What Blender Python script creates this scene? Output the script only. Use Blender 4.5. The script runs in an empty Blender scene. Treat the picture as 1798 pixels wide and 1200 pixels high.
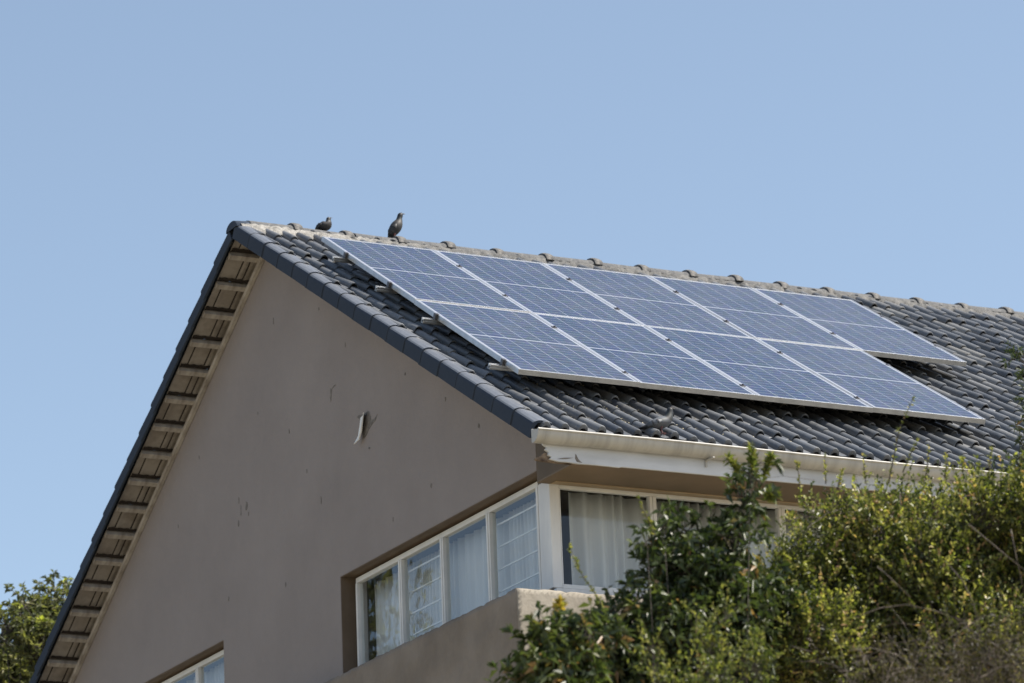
import bpy, bmesh, math, random
import numpy as np
from mathutils import Vector, Matrix
random.seed(7); rng = np.random.RandomState(7)
SC = bpy.context.scene; COL = SC.collection
GARDEN = {"LIGHT": [[-1.98, -10.886, -5.243, 0.162],[-1.776, -10.84, -5.071, 0.063],[-1.819, -11.158, -5.264, 0.173],[-1.619, -11.061, -5.074, 0.056],[-1.341, -10.933, -5.14, 0.183],[-1.163, -10.993, -4.993, 0.069],[-1.375, -11.493, -5.246, 0.191],[-1.21, -11.485, -5.088, 0.062],[-1.148, -11.653, -5.22, 0.203],[-2.103, -10.883, -5.124, 0.056],[-2.319, -11.116, -5.341, 0.055],[-2.152, -10.929, -5.553, 0.247],[-1.809, -10.958, -5.551, 0.31],[-1.61, -11.334, -5.591, 0.338],[-1.128, -11.272, -5.541, 0.342],[-0.923, -11.453, -5.631, 0.34],[-2.302, -11.255, -5.964, 0.272],[-1.781, -11.106, -5.898, 0.307],[-1.537, -11.458, -5.958, 0.335],[-1.134, -11.554, -6.014, 0.336],[-2.445, -10.971, -5.85, 0.183],[-2.199, -10.722, -5.493, 0.124],[-2.363, -10.952, -6.121, 0.183],[-2.521, -11.057, -5.998, 0.152],[-2.454, -10.834, -6.133, 0.153],[-1.959, -10.9, -6.117, 0.277],[-1.707, -11.404, -6.267, 0.303],[-1.367, -11.647, -6.327, 0.302]], "DARK": [[-2.898, -11.641, -5.175, 0.048],[-2.72, -11.281, -5.178, 0.073],[-2.717, -11.214, -5.286, 0.067],[-2.836, -11.346, -5.452, 0.078],[-2.83, -11.146, -5.496, 0.103],[-3.013, -11.131, -5.398, 0.078],[-3.281, -11.367, -5.43, 0.048],[-3.447, -11.477, -5.545, 0.035],[-3.169, -11.147, -5.584, 0.12],[-3.017, -11.262, -5.707, 0.179],[-3.366, -11.204, -5.826, 0.101],[-3.237, -11.321, -6.01, 0.207],[-3.427, -11.11, -5.901, 0.083],[-2.9, -11.341, -5.87, 0.179],[-3.526, -11.114, -6.075, 0.101],[-3.271, -11.177, -6.223, 0.237],[-2.952, -11.219, -6.182, 0.268],[-2.606, -11.198, -5.787, 0.151]], "SMALL": [[-4.031, -11.536, -6.065, 0.052],[-4.189, -11.664, -6.182, 0.068],[-4.057, -11.731, -6.197, 0.086],[-4.177, -11.484, -6.318, 0.069],[-3.999, -11.839, -6.143, 0.034],[-4.102, -11.708, -6.384, 0.171],[-3.868, -11.65, -6.152, 0.075]], "LIME": [[-4.132, -12.716, -6.413, 0.044],[-3.978, -12.458, -6.446, 0.072],[-3.935, -12.538, -6.573, 0.11],[-3.692, -12.47, -6.303, 0.078],[-3.612, -12.524, -6.167, 0.061],[-3.753, -12.488, -6.197, 0.05],[-3.49, -12.554, -6.407, 0.111],[-3.764, -12.633, -6.526, 0.11]], "DRY": [[-2.473, -12.39, -6.41, 0.2],[-2.299, -12.752, -6.402, 0.226],[-2.761, -12.31, -6.44, 0.114],[-2.1, -12.858, -6.426, 0.226]], "DARKTREE": [[0.132, -9.863, -3.787, 0.102],[0.035, -9.911, -4.437, 0.101],[0.205, -9.974, -4.065, 0.204],[0.539, -9.526, -4.13, 0.208],[0.088, -9.792, -4.458, 0.048]], "TREE": [[1.616, 11.142, -0.668, 0.207],[1.424, 11.27, -1.057, 0.243],[1.815, 11.049, -0.457, 0.158],[1.403, 10.953, -1.37, 0.331],[1.795, 10.883, -0.868, 0.242],[1.261, 9.971, -1.221, 0.236],[0.905, 10.105, -1.035, 0.118],[1.107, 10.209, -0.725, 0.095]], "ARCS": [[[-3.077, -12.854, -6.26],[-2.969, -12.923, -6.219],[-2.859, -12.983, -6.208],[-2.733, -13.038, -6.24],[-2.604, -13.087, -6.293]],[[-3.086, -12.799, -6.411],[-2.988, -12.852, -6.404],[-2.886, -12.894, -6.435],[-2.807, -12.918, -6.483]],[[-2.844, -12.723, -5.956],[-2.789, -12.736, -6.004],[-2.679, -12.757, -6.111]],[[-2.105, -12.826, -5.734],[-2.066, -12.8, -5.872],[-2.016, -12.77, -6.038]],[[-2.366, -12.933, -6.416],[-2.309, -12.98, -6.365],[-2.237, -13.026, -6.336]],[[-2.545, -12.882, -5.941],[-2.46, -12.894, -6.039],[-2.399, -12.888, -6.149],[-2.363, -12.87, -6.258]],[[-3.286, -12.596, -6.36],[-3.196, -12.632, -6.391]],[[-2.462, -12.983, -5.77],[-2.297, -13.02, -5.912],[-2.16, -13.052, -6.025]],[[-2.711, -12.879, -6.398],[-2.615, -12.94, -6.362],[-2.452, -13.062, -6.249]]], "SHOOTS": [[[-1.944, -11.464, -5.143],[-1.932, -11.519, -4.998],[-1.919, -11.574, -4.853],[-1.901, -11.597, -4.81],[-1.869, -11.65, -4.704]],[[-1.882, -11.514, -5.088],[-1.851, -11.564, -4.987],[-1.825, -11.599, -4.921]],[[-1.714, -11.471, -5.126],[-1.715, -11.519, -4.98],[-1.716, -11.54, -4.915]],[[-1.416, -11.63, -5.109],[-1.414, -11.67, -4.992],[-1.412, -11.683, -4.957]],[[-1.621, -11.527, -5.101],[-1.627, -11.563, -4.983]],[[-2.001, -11.327, -5.114],[-2.03, -11.362, -4.966]],[[-2.193, -11.231, -5.106],[-2.213, -11.27, -4.959]],[[-2.364, -11.244, -5.155],[-2.392, -11.277, -5.014]],[[-2.135, -11.25, -5.137],[-2.119, -11.295, -5.027]],[[-1.542, -11.577, -5.075],[-1.543, -11.599, -5.004]],[[-1.268, -11.714, -5.086],[-1.264, -11.747, -4.993]]], "SPRIG": [[-3.748, -11.544, -5.988],[-3.786, -11.548, -5.917],[-3.86, -11.543, -5.817],[-3.908, -11.547, -5.732],[-3.947, -11.555, -5.647]], "SPRIG2": [[-3.557, -11.764, -5.622],[-3.606, -11.772, -5.523],[-3.659, -11.777, -5.424]], "SPIRE": [[[-2.952, -11.623, -5.221],[-2.998, -11.622, -5.154],[-3.028, -11.618, -5.119]],[[-2.902, -11.658, -5.195],[-2.904, -11.68, -5.124],[-2.918, -11.685, -5.089]],[[-2.844, -11.672, -5.24],[-2.825, -11.706, -5.17],[-2.813, -11.726, -5.128]],[[-2.82, -11.647, -5.354],[-2.789, -11.674, -5.321]]], "YEL": [[-4.088, -11.713, -6.011, 0.05147441135867001],[-4.189, -11.788, -6.333, 0.06797577767939196]], "FROND": [[[1.168, 11.003, -0.976],[1.21, 10.906, -0.748],[1.26, 10.833, -0.606]],[[1.127, 10.976, -0.83],[1.166, 10.908, -0.688],[1.211, 10.873, -0.65]],[[1.192, 10.982, -0.948],[1.234, 10.922, -0.835],[1.302, 10.846, -0.711]],[[1.116, 10.962, -0.772],[1.141, 10.927, -0.705],[1.169, 10.898, -0.66]],[[1.246, 10.974, -1.008],[1.29, 10.918, -0.906],[1.294, 10.877, -0.791]]], "SHED": [[1.868, 14.063, -0.674],[2.537, 13.736, -0.727],[2.561, 13.806, -0.973]], "SHADE": [[6.484, -0.545, -0.546],[4.106, -3.865, -2.512]]}

# ------------------------------------------------------------------ helpers
class MB:
    """collects boxes, prisms, tubes; build() links them as one mesh"""
    def __init__(s): s.v = []; s.f = []
    def add(s, vs, fs):
        n = len(s.v); s.v += [tuple(v) for v in vs]; s.f += [tuple(i+n for i in f) for f in fs]; return s
    def box(s, x0, x1, y0, y1, z0, z1, M=None):
        vs = [(x, y, z) for z in (z0, z1) for y in (y0, y1) for x in (x0, x1)]
        if M is not None: vs = [M @ Vector(v) for v in vs]
        return s.add(vs, [(0,2,3,1),(4,5,7,6),(0,1,5,4),(2,6,7,3),(0,4,6,2),(1,3,7,5)])
    def prism(s, poly, axis, a, b, M=None):
        """poly: 2D points in the two other axes, extruded from a to b along axis"""
        def p(u, v, w):
            q = {0:(w,u,v), 1:(u,w,v), 2:(u,v,w)}[axis]
            return M @ Vector(q) if M is not None else q
        n = len(poly)
        vs = [p(u, v, a) for u, v in poly] + [p(u, v, b) for u, v in poly]
        fs = [tuple(range(n)), tuple(range(2*n-1, n-1, -1))] + [(i, n+i, n+(i+1) % n, (i+1) % n) for i in range(n)]
        return s.add(vs, fs)
    def tube(s, pts, rad, n=6):
        pts = [Vector(p) for p in pts]; rings = []
        for i, p in enumerate(pts):
            t = (pts[min(i+1, len(pts)-1)] - pts[max(i-1, 0)]).normalized()
            a = t.cross(Vector((.3, .2, 1)) if abs(t.z) < .9 else Vector((1, .1, 0))).normalized(); b = t.cross(a)
            r = rad[i] if hasattr(rad, '__len__') else rad
            rings.append([p + (a*math.cos(2*math.pi*k/n) + b*math.sin(2*math.pi*k/n))*r for k in range(n)])
        vs = [v for R in rings for v in R]
        fs = [(i*n+k, i*n+(k+1) % n, (i+1)*n+(k+1) % n, (i+1)*n+k) for i in range(len(pts)-1) for k in range(n)]
        fs += [tuple(range(n-1, -1, -1)), tuple((len(pts)-1)*n+k for k in range(n))]
        return s.add(vs, fs)
    def build(s, name, mat, parent=None, bevel=0, smooth=False, fixn=True):
        me = bpy.data.meshes.new(name); me.from_pydata(s.v, [], s.f); me.update()
        if fixn:
            bm = bmesh.new(); bm.from_mesh(me); bmesh.ops.recalc_face_normals(bm, faces=bm.faces); bm.to_mesh(me); bm.free()
        if smooth:
            for p in me.polygons: p.use_smooth = True
        return link(name, me, mat, parent, bevel)
def link(name, me, mat, parent=None, bevel=0):
    o = bpy.data.objects.new(name, me); COL.objects.link(o)
    if mat: me.materials.append(mat)
    if parent is not None: o.parent = parent
    if bevel:
        m = o.modifiers.new('bevel', 'BEVEL'); m.width = bevel; m.segments = 2; m.limit_method = 'ANGLE'
    return o
def tag(o, label=None, cat=None, group=None, kind=None):
    if label: o['label'] = label
    if cat: o['category'] = cat
    if group: o['group'] = group
    if kind: o['kind'] = kind
    return o
def empty(name, loc=(0,0,0)):
    o = bpy.data.objects.new(name, None); COL.objects.link(o); o.location = loc; o.empty_display_size = .1; return o
def tri_mesh(name, V, nper, faces, mat, parent=None, attr=None, smooth=False):
    """fast mesh from numpy: V (N,nper,3) repeated element with local faces"""
    N = len(V); me = bpy.data.meshes.new(name)
    F = np.array(faces, dtype=np.int32); k = F.shape[1]
    me.vertices.add(N*nper); me.vertices.foreach_set('co', V.reshape(-1).astype(np.float32))
    idx = (F[None] + (np.arange(N)*nper)[:, None, None]).reshape(-1).astype(np.int32)
    nf = N*len(F); me.loops.add(len(idx)); me.loops.foreach_set('vertex_index', idx)
    me.polygons.add(nf); me.polygons.foreach_set('loop_start', (np.arange(nf)*k).astype(np.int32))
    me.polygons.foreach_set('loop_total', np.full(nf, k, dtype=np.int32))
    me.update(calc_edges=True)
    if smooth: me.polygons.foreach_set('use_smooth', np.ones(nf, dtype=bool))
    if attr is not None:
        a = me.attributes.new('tint', 'FLOAT', 'POINT'); a.data.foreach_set('value', np.repeat(attr, nper).astype(np.float32))
    me.validate()
    return link(name, me, mat, parent)

# ------------------------------------------------------------------ materials
def mat(name):
    m = bpy.data.materials.new(name); m.use_nodes = True
    nt = m.node_tree; b = nt.nodes['Principled BSDF']; return m, nt, b
def node(nt, t, **kw):
    n = nt.nodes.new(t)
    for k, v in kw.items(): setattr(n, k, v)
    return n
def noise(nt, scale, detail=6, rough=.6, vec=None, stretch=None, coord='Object'):
    tc = node(nt, 'ShaderNodeTexCoord'); n = node(nt, 'ShaderNodeTexNoise')
    n.inputs['Scale'].default_value = scale; n.inputs['Detail'].default_value = detail; n.inputs['Roughness'].default_value = rough
    src = tc.outputs[coord]
    if stretch:
        mp = node(nt, 'ShaderNodeMapping'); mp.inputs['Scale'].default_value = stretch
        nt.links.new(src, mp.inputs['Vector']); src = mp.outputs['Vector']
    nt.links.new(src, n.inputs['Vector']); return n
def ramp(nt, src, stops):
    r = node(nt, 'ShaderNodeValToRGB'); e = r.color_ramp.elements
    while len(e) < len(stops): e.new(.5)
    for el, (p, c) in zip(e, stops):
        el.position = p; el.color = (*c, 1) if len(c) == 3 else c
    nt.links.new(src, r.inputs['Fac']); return r
def mix(nt, fac, a, b, mode='MIX'):
    m = node(nt, 'ShaderNodeMix', data_type='RGBA', blend_type=mode)
    if isinstance(fac, (int, float)): m.inputs[0].default_value = fac
    else: nt.links.new(fac, m.inputs[0])
    for i, s in ((6, a), (7, b)):
        if isinstance(s, tuple): m.inputs[i].default_value = (*s, 1)
        else: nt.links.new(s, m.inputs[i])
    return m.outputs[2]
def bump(nt, b, src, strength=.3, dist=.01):
    n = node(nt, 'ShaderNodeBump'); n.inputs['Strength'].default_value = strength; n.inputs['Distance'].default_value = dist
    nt.links.new(src, n.inputs['Height']); nt.links.new(n.outputs['Normal'], b.inputs['Normal']); return n
def simple(name, c1, c2, scale=8, rough=.6, bumps=.2, dist=.004, spec=.5, metal=0, detail=6, stretch=None, lo=.35, hi=.65):
    m, nt, b = mat(name); n = noise(nt, scale, detail, stretch=stretch)
    r = ramp(nt, n.outputs['Fac'], [(lo, c1), (hi, c2)]); nt.links.new(r.outputs['Color'], b.inputs['Base Color'])
    b.inputs['Roughness'].default_value = rough; b.inputs['Metallic'].default_value = metal; b.inputs['Specular IOR Level'].default_value = spec
    if bumps: bump(nt, b, noise(nt, scale*6, 4, stretch=stretch).outputs['Fac'], bumps, dist)
    return m

# roof tile: weathered charcoal concrete, per-tile tint, pale lichen
def roof_tile_mat():
    m, nt, b = mat('weathered_roof_tile')
    at = node(nt, 'ShaderNodeAttribute', attribute_name='tint')
    base = ramp(nt, at.outputs['Fac'], [(0, (.045, .050, .060)), (.35, (.080, .088, .101)), (.7, (.122, .130, .143)), (1, (.20, .198, .19))])
    n1 = noise(nt, 3.2, 8, .7)
    c = mix(nt, ramp(nt, n1.outputs['Fac'], [(.42, (0,0,0)), (.72, (.6,.6,.6))]).outputs['Color'], base.outputs['Color'], (.155, .148, .135))
    n2 = noise(nt, 26, 8, .75)
    lich = ramp(nt, n2.outputs['Fac'], [(.60, (0,0,0)), (.68, (.75,.75,.75))])
    # lichen gathers towards ridge and verge (object coords: x small, y large)
    tc = node(nt, 'ShaderNodeTexCoord'); sp = node(nt, 'ShaderNodeSeparateXYZ'); nt.links.new(tc.outputs['Object'], sp.inputs[0])
    gx = node(nt, 'ShaderNodeMapRange'); gx.inputs['From Min'].default_value = 1.6; gx.inputs['From Max'].default_value = -.3; gx.inputs['To Min'].default_value = .30; gx.inputs['To Max'].default_value = .95
    nt.links.new(sp.outputs['X'], gx.inputs['Value'])
    mu = node(nt, 'ShaderNodeMath', operation='MULTIPLY'); nt.links.new(gx.outputs[0], mu.inputs[0]); nt.links.new(lich.outputs['Color'], mu.inputs[1])
    c = mix(nt, mu.outputs[0], c, (.36, .33, .27))
    n4 = noise(nt, 130, 3, .8); c = mix(nt, ramp(nt, n4.outputs['Fac'], [(.62, (0,0,0)), (.70, (.45,.45,.45))]).outputs['Color'], c, (.30,.30,.30))  # fine pale specks paint glints into the tile colour
    n3 = noise(nt, 9, 6, .7); c = mix(nt, ramp(nt, n3.outputs['Fac'], [(.3, (.5,.5,.5)), (.48, (0,0,0))]).outputs['Color'], c, (.03, .032, .036))
    nt.links.new(c, b.inputs['Base Color']); b.inputs['Roughness'].default_value = .36; b.inputs['Specular IOR Level'].default_value = .55
    bump(nt, b, noise(nt, 120, 5).outputs['Fac'], .35, .003); return m
M = {}
M['tile'] = roof_tile_mat()
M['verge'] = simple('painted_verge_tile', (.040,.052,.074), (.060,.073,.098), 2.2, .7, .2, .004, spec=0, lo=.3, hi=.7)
M['verge_lit_top'] = simple('sunlit_verge_top', (.095,.105,.125), (.15,.16,.18), 5, .36, .3, .003, spec=.6, lo=.3, hi=.7)  # paler colour paints the sunlit look of the flange
M['ridge'] = None
def ridge_mat():
    m, nt, b = mat('lichened_ridge_tile')
    n = noise(nt, 14, 9, .75); r = ramp(nt, n.outputs['Fac'], [(.34, (.042,.045,.05)), (.46, (.070,.072,.076)), (.58, (.115,.115,.115)), (.74, (.25,.245,.235))])
    nt.links.new(r.outputs['Color'], b.inputs['Base Color']); b.inputs['Roughness'].default_value = .85
    bump(nt, b, noise(nt, 60, 6).outputs['Fac'], .7, .008); return m
M['ridge'] = ridge_mat()
M['collar'] = simple('dark_ridge_collar', (.035,.036,.038), (.15,.143,.135), 22, .8, .5, .005, lo=.42, hi=.66)
def mortar_mat():
    m, nt, b = mat('ridge_mortar'); n = noise(nt, 18, 8, .75)
    lo = ramp(nt, n.outputs['Fac'], [(.35, (.06,.062,.065)), (.65, (.165,.162,.157))]); hi = ramp(nt, n.outputs['Fac'], [(.35, (.10,.098,.092)), (.5, (.21,.203,.19)), (.65, (.34,.33,.31))])
    tc = node(nt, 'ShaderNodeTexCoord'); sp = node(nt, 'ShaderNodeSeparateXYZ'); nt.links.new(tc.outputs['Object'], sp.inputs[0])
    g = node(nt, 'ShaderNodeMapRange'); g.inputs['From Min'].default_value = 1.5; g.inputs['From Max'].default_value = .4; nt.links.new(sp.outputs['X'], g.inputs['Value'])
    nt.links.new(mix(nt, g.outputs[0], lo.outputs['Color'], hi.outputs['Color']), b.inputs['Base Color']); b.inputs['Roughness'].default_value = .95
    bump(nt, b, noise(nt, 70, 6).outputs['Fac'], .9, .012); return m
M['mortar'] = mortar_mat()
def wall_mat(name, c0, c1, c2):
    m, nt, b = mat(name)
    n = noise(nt, 1.1, 8, .65); r = ramp(nt, n.outputs['Fac'], [(.3, c0), (.5, c1), (.72, c2)])
    n2 = noise(nt, 7, 8, .8, stretch=(1, 1, .8)); c = mix(nt, ramp(nt, n2.outputs['Fac'], [(.56, (0,0,0)), (.74, (.16,.16,.16))]).outputs['Color'], r.outputs['Color'], (.26,.235,.215))
    n3 = noise(nt, 30, 4, .8, stretch=(1, 1.6, .6)); c = mix(nt, ramp(nt, n3.outputs['Fac'], [(.70, (0,0,0)), (.76, (.55,.55,.55))]).outputs['Color'], c, (.17,.15,.135))
    nt.links.new(c, b.inputs['Base Color']); b.inputs['Roughness'].default_value = .85; b.inputs['Specular IOR Level'].default_value = .12
    nb = noise(nt, 3.2, 10, .66); bump(nt, b, nb.outputs['Fac'], .55, .035); return m
M['wall'] = wall_mat('painted_plaster', (.243,.215,.206), (.262,.232,.222), (.282,.250,.239))
M['parapet'] = wall_mat('rough_plaster', (.135,.112,.092), (.20,.17,.142), (.275,.238,.202))
M['parapet_front'] = wall_mat('cream_front_plaster', (.17,.15,.125), (.235,.212,.178), (.31,.285,.245))
M['reveal'] = simple('brown_reveal_paint', (.12,.085,.055), (.16,.115,.078), 3, .7, .2)
M['white'] = simple('white_window_paint', (.60,.60,.59), (.70,.69,.67), 5, .45, .1, .002)
M['post'] = simple('white_post_paint', (.60,.60,.60), (.72,.71,.69), 2.5, .5, .1, .003, stretch=(3,3,.6))
M['fascia'] = simple('weathered_white_fascia', (.38,.39,.405), (.53,.545,.57), 2.6, .6, .2, .003, stretch=(.5,1,2))
M['gutter'] = simple('cream_gutter_paint', (.245,.24,.225), (.38,.37,.345), 2.2, .5, .12, .003, stretch=(5,1,.6), lo=.25, hi=.55)
M['soffit'] = simple('brown_soffit_board', (.135,.100,.064), (.178,.13,.085), 2, .7, .15, .003)
M['timber'] = simple('stained_cream_timber', (.19,.16,.135), (.42,.385,.345), 4.5, .75, .3, .004, stretch=(2.5,1,1), lo=.3, hi=.6)
M['underside'] = simple('stained_tile_underside', (.185,.16,.14), (.33,.30,.27), 5, .9, .3, .004, lo=.30, hi=.6)
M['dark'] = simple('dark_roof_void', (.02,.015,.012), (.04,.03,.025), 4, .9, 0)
M['alu'] = simple('anodised_aluminium', (.50,.51,.52), (.60,.61,.62), 12, .33, 0, metal=.9)
M['clamp'] = simple('dark_clamp_steel', (.05,.05,.055), (.12,.12,.13), 40, .4, 0, metal=.6)
M['back'] = simple('panel_backsheet', (.08,.08,.085), (.1,.1,.105), 5, .7, 0)
M['room'] = simple('room_plaster', (.30,.29,.28), (.36,.35,.34), 1, .9, 0)
M['curtain'] = None
def curtain_mat():
    m, nt, b = mat('sheer_curtain_cloth')
    n = noise(nt, 2.5, 4, stretch=(3,3,.15)); r = ramp(nt, n.outputs['Fac'], [(.35, (.72,.72,.73)), (.65, (.88,.88,.89))])
    nt.links.new(r.outputs['Color'], b.inputs['Base Color']); b.inputs['Roughness'].default_value = .9; b.inputs['Specular IOR Level'].default_value = .1
    tr = node(nt, 'ShaderNodeBsdfTranslucent'); nt.links.new(r.outputs['Color'], tr.inputs['Color'])
    mx = node(nt, 'ShaderNodeMixShader'); mx.inputs[0].default_value = .35
    nt.links.new(b.outputs[0], mx.inputs[1]); nt.links.new(tr.outputs[0], mx.inputs[2]); nt.links.new(mx.outputs[0], nt.nodes['Material Output'].inputs['Surface']); return m
M['curtain'] = curtain_mat()
def glass_mat(name, boost):
    m, nt, b = mat(name); nt.nodes.remove(b)
    t = node(nt, 'ShaderNodeBsdfTransparent'); t.inputs['Color'].default_value = (.90,.93,.92,1)
    g = node(nt, 'ShaderNodeBsdfGlossy'); g.inputs['Roughness'].default_value = .015; g.inputs['Color'].default_value = (.9,.95,1,1)
    ge = node(nt, 'ShaderNodeNewGeometry'); dp = node(nt, 'ShaderNodeVectorMath', operation='DOT_PRODUCT'); nt.links.new(ge.outputs['Normal'], dp.inputs[0]); nt.links.new(ge.outputs['Incoming'], dp.inputs[1])
    ab = node(nt, 'ShaderNodeMath', operation='ABSOLUTE'); nt.links.new(dp.outputs['Value'], ab.inputs[0])
    om = node(nt, 'ShaderNodeMath', operation='SUBTRACT'); om.inputs[0].default_value = 1; nt.links.new(ab.outputs[0], om.inputs[1])
    pw = node(nt, 'ShaderNodeMath', operation='POWER'); nt.links.new(om.outputs[0], pw.inputs[0]); pw.inputs[1].default_value = 5
    fr = node(nt, 'ShaderNodeMapRange'); fr.inputs['To Min'].default_value = boost; fr.inputs['To Max'].default_value = 1; nt.links.new(pw.outputs[0], fr.inputs['Value'])
    nb = noise(nt, 1.6, 3); bp = node(nt, 'ShaderNodeBump'); bp.inputs['Strength'].default_value = .12; bp.inputs['Distance'].default_value = .02
    nt.links.new(nb.outputs['Fac'], bp.inputs['Height']); nt.links.new(bp.outputs['Normal'], g.inputs['Normal'])
    mx = node(nt, 'ShaderNodeMixShader'); nt.links.new(fr.outputs[0], mx.inputs[0]); nt.links.new(t.outputs[0], mx.inputs[1]); nt.links.new(g.outputs[0], mx.inputs[2])
    nt.links.new(mx.outputs[0], nt.nodes['Material Output'].inputs['Surface']); return m
M['glass'] = glass_mat('window_glass', .085); M['glass_front'] = glass_mat('front_window_glass', .035)
PW, PL = 1.0114, 2.0822 - .003
def cell_mat():
    """silicon cells: six columns by 24 half-cut rows, thin pale gaps, one wider gap across the middle"""
    m, nt, b = mat('solar_cells')
    tc = node(nt, 'ShaderNodeTexCoord'); sp = node(nt, 'ShaderNodeSeparateXYZ'); nt.links.new(tc.outputs['Object'], sp.inputs[0])
    def M2(op, a, bb=None, c=None):
        n = node(nt, 'ShaderNodeMath', operation=op)
        for i, s in enumerate((a, bb, c)):
            if s is None: continue
            if isinstance(s, (int, float)): n.inputs[i].default_value = s
            else: nt.links.new(s, n.inputs[i])
        return n.outputs[0]
    mx_, my_ = .034, .032                      # margin of bare backsheet round the cells
    cw = (PW-2*mx_)/6; ch = (PL-2*my_-.022)/24
    def gap(coord, margin, pitch, g):
        u = M2('DIVIDE', M2('SUBTRACT', coord, margin), pitch); fr = M2('FRACT', u)
        d = M2('ABSOLUTE', M2('SUBTRACT', fr, .5)); return M2('GREATER_THAN', d, .5 - g/pitch/2)
    X = sp.outputs['X']; Y = M2('MULTIPLY', sp.outputs['Y'], -1)
    half = M2('GREATER_THAN', Y, PL/2); Ys = M2('SUBTRACT', Y, M2('MULTIPLY', half, .022))
    gx = gap(X, mx_, cw, .0045); gy = gap(Ys, my_, ch, .0065)
    mid = M2('LESS_THAN', M2('ABSOLUTE', M2('SUBTRACT', Y, PL/2)), .0085)
    edge = M2('MAXIMUM', M2('GREATER_THAN', M2('ABSOLUTE', M2('SUBTRACT', X, PW/2)), PW/2-mx_), M2('GREATER_THAN', M2('ABSOLUTE', M2('SUBTRACT', Y, PL/2)), PL/2-my_))
    g1 = M2('MAXIMUM', gx, M2('MAXIMUM', mid, edge))
    n = noise(nt, 9, 3); vor = node(nt, 'ShaderNodeTexVoronoi'); vor.inputs['Scale'].default_value = 30; nt.links.new(tc.outputs['Object'], vor.inputs['Vector'])
    cell = mix(nt, .35, ramp(nt, n.outputs['Fac'], [(.3, (.008,.019,.048)), (.7, (.013,.029,.066))]).outputs['Color'], vor.outputs['Color'], 'SOFT_LIGHT')
    # two columns of busbars and fine fingers read as a faint lightening between rows
    c = mix(nt, M2('MULTIPLY', gy, .42), cell, (.34,.38,.46)); c = mix(nt, M2('MULTIPLY', g1, .6), c, (.42,.45,.52))
    nt.links.new(c, b.inputs['Base Color']); b.inputs['Roughness'].default_value = .42; b.inputs['Specular IOR Level'].default_value = .3
    b.inputs['Coat Weight'].default_value = .36; b.inputs['Coat Roughness'].default_value = .09; b.inputs['Coat IOR'].default_value = 1.5
    oi = node(nt, 'ShaderNodeObjectInfo'); dust = noise(nt, 2.2, 8, .7); mp_ = node(nt, 'ShaderNodeMapping'); tc2 = node(nt, 'ShaderNodeTexCoord'); nt.links.new(tc2.outputs['Object'], mp_.inputs['Vector'])
    cb = node(nt, 'ShaderNodeCombineXYZ'); nt.links.new(M2('MULTIPLY', oi.outputs['Random'], 40), cb.inputs[0]); nt.links.new(cb.outputs[0], mp_.inputs['Location']); nt.links.new(mp_.outputs[0], dust.inputs['Vector'])
    dm = M2('ADD', M2('MULTIPLY', ramp(nt, dust.outputs['Fac'], [(.45, (0,0,0)), (.8, (.5,.5,.5))]).outputs['Color'], .22), M2('MULTIPLY', oi.outputs['Random'], .035))
    nt.links.new(mix(nt, dm, c, (.32,.30,.27)), b.inputs['Base Color'])
    dn = noise(nt, 5, 6); dr = ramp(nt, dn.outputs['Fac'], [(.3, (.07,.07,.07)), (.7, (.16,.16,.16))]); nt.links.new(dr.outputs['Color'], b.inputs['Coat Roughness'])
    return m
M['cells'] = cell_mat()
def leaf_mat(name, stops, rough=.4, spec=.35, transl=.42):
    m, nt, b = mat(name)
    at = node(nt, 'ShaderNodeAttribute', attribute_name='tint'); r = ramp(nt, at.outputs['Fac'], stops)
    nt.links.new(r.outputs['Color'], b.inputs['Base Color']); b.inputs['Roughness'].default_value = rough; b.inputs['Specular IOR Level'].default_value = spec
    tr = node(nt, 'ShaderNodeBsdfTranslucent'); cc = mix(nt, 1.0, r.outputs['Color'], (1.35,1.45,.75), 'MULTIPLY'); nt.links.new(cc, tr.inputs['Color'])
    mx = node(nt, 'ShaderNodeMixShader'); mx.inputs[0].default_value = transl
    nt.links.new(b.outputs[0], mx.inputs[1]); nt.links.new(tr.outputs[0], mx.inputs[2]); nt.links.new(mx.outputs[0], nt.nodes['Material Output'].inputs['Surface']); return m
M['leaf_light'] = leaf_mat('light_shrub_leaf', [(0, (.022,.034,.010)), (.3, (.058,.078,.018)), (.55, (.165,.180,.045)), (.78, (.31,.31,.088)), (.92, (.42,.37,.15)), (1, (.38,.24,.13))], .36)
M['leaf_dark'] = leaf_mat('dark_glossy_leaf', [(0, (.020,.032,.014)), (.5, (.044,.064,.024)), (.9, (.095,.115,.036)), (.97, (.12,.11,.04)), (1, (.24,.15,.07))], .42, .45, .32)
M['leaf_lime'] = leaf_mat('lime_leaf', [(0, (.032,.05,.014)), (.5, (.105,.13,.032)), (1, (.31,.29,.08))], .38)
M['leaf_tree'] = leaf_mat('back_tree_leaf', [(0, (.055,.065,.032)), (.55, (.115,.122,.055)), (.85, (.19,.18,.075)), (1, (.34,.37,.07))], .45)
M['leaf_brown'] = leaf_mat('brown_olive_leaf', [(0, (.022,.020,.010)), (.5, (.060,.055,.022)), (.85, (.13,.12,.04)), (1, (.22,.13,.07))], .5)
M['leaf_yellow'] = leaf_mat('yellow_new_leaf', [(0, (.16,.16,.03)), (.5, (.36,.29,.05)), (1, (.42,.26,.06))], .45, .4, .35)
M['bark'] = simple('grey_brown_bark', (.025,.020,.016), (.065,.052,.042), 30, .85, .4)
M['dry'] = simple('dry_twig_bark', (.035,.027,.022), (.20,.165,.14), 14, .8, .3)

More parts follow.
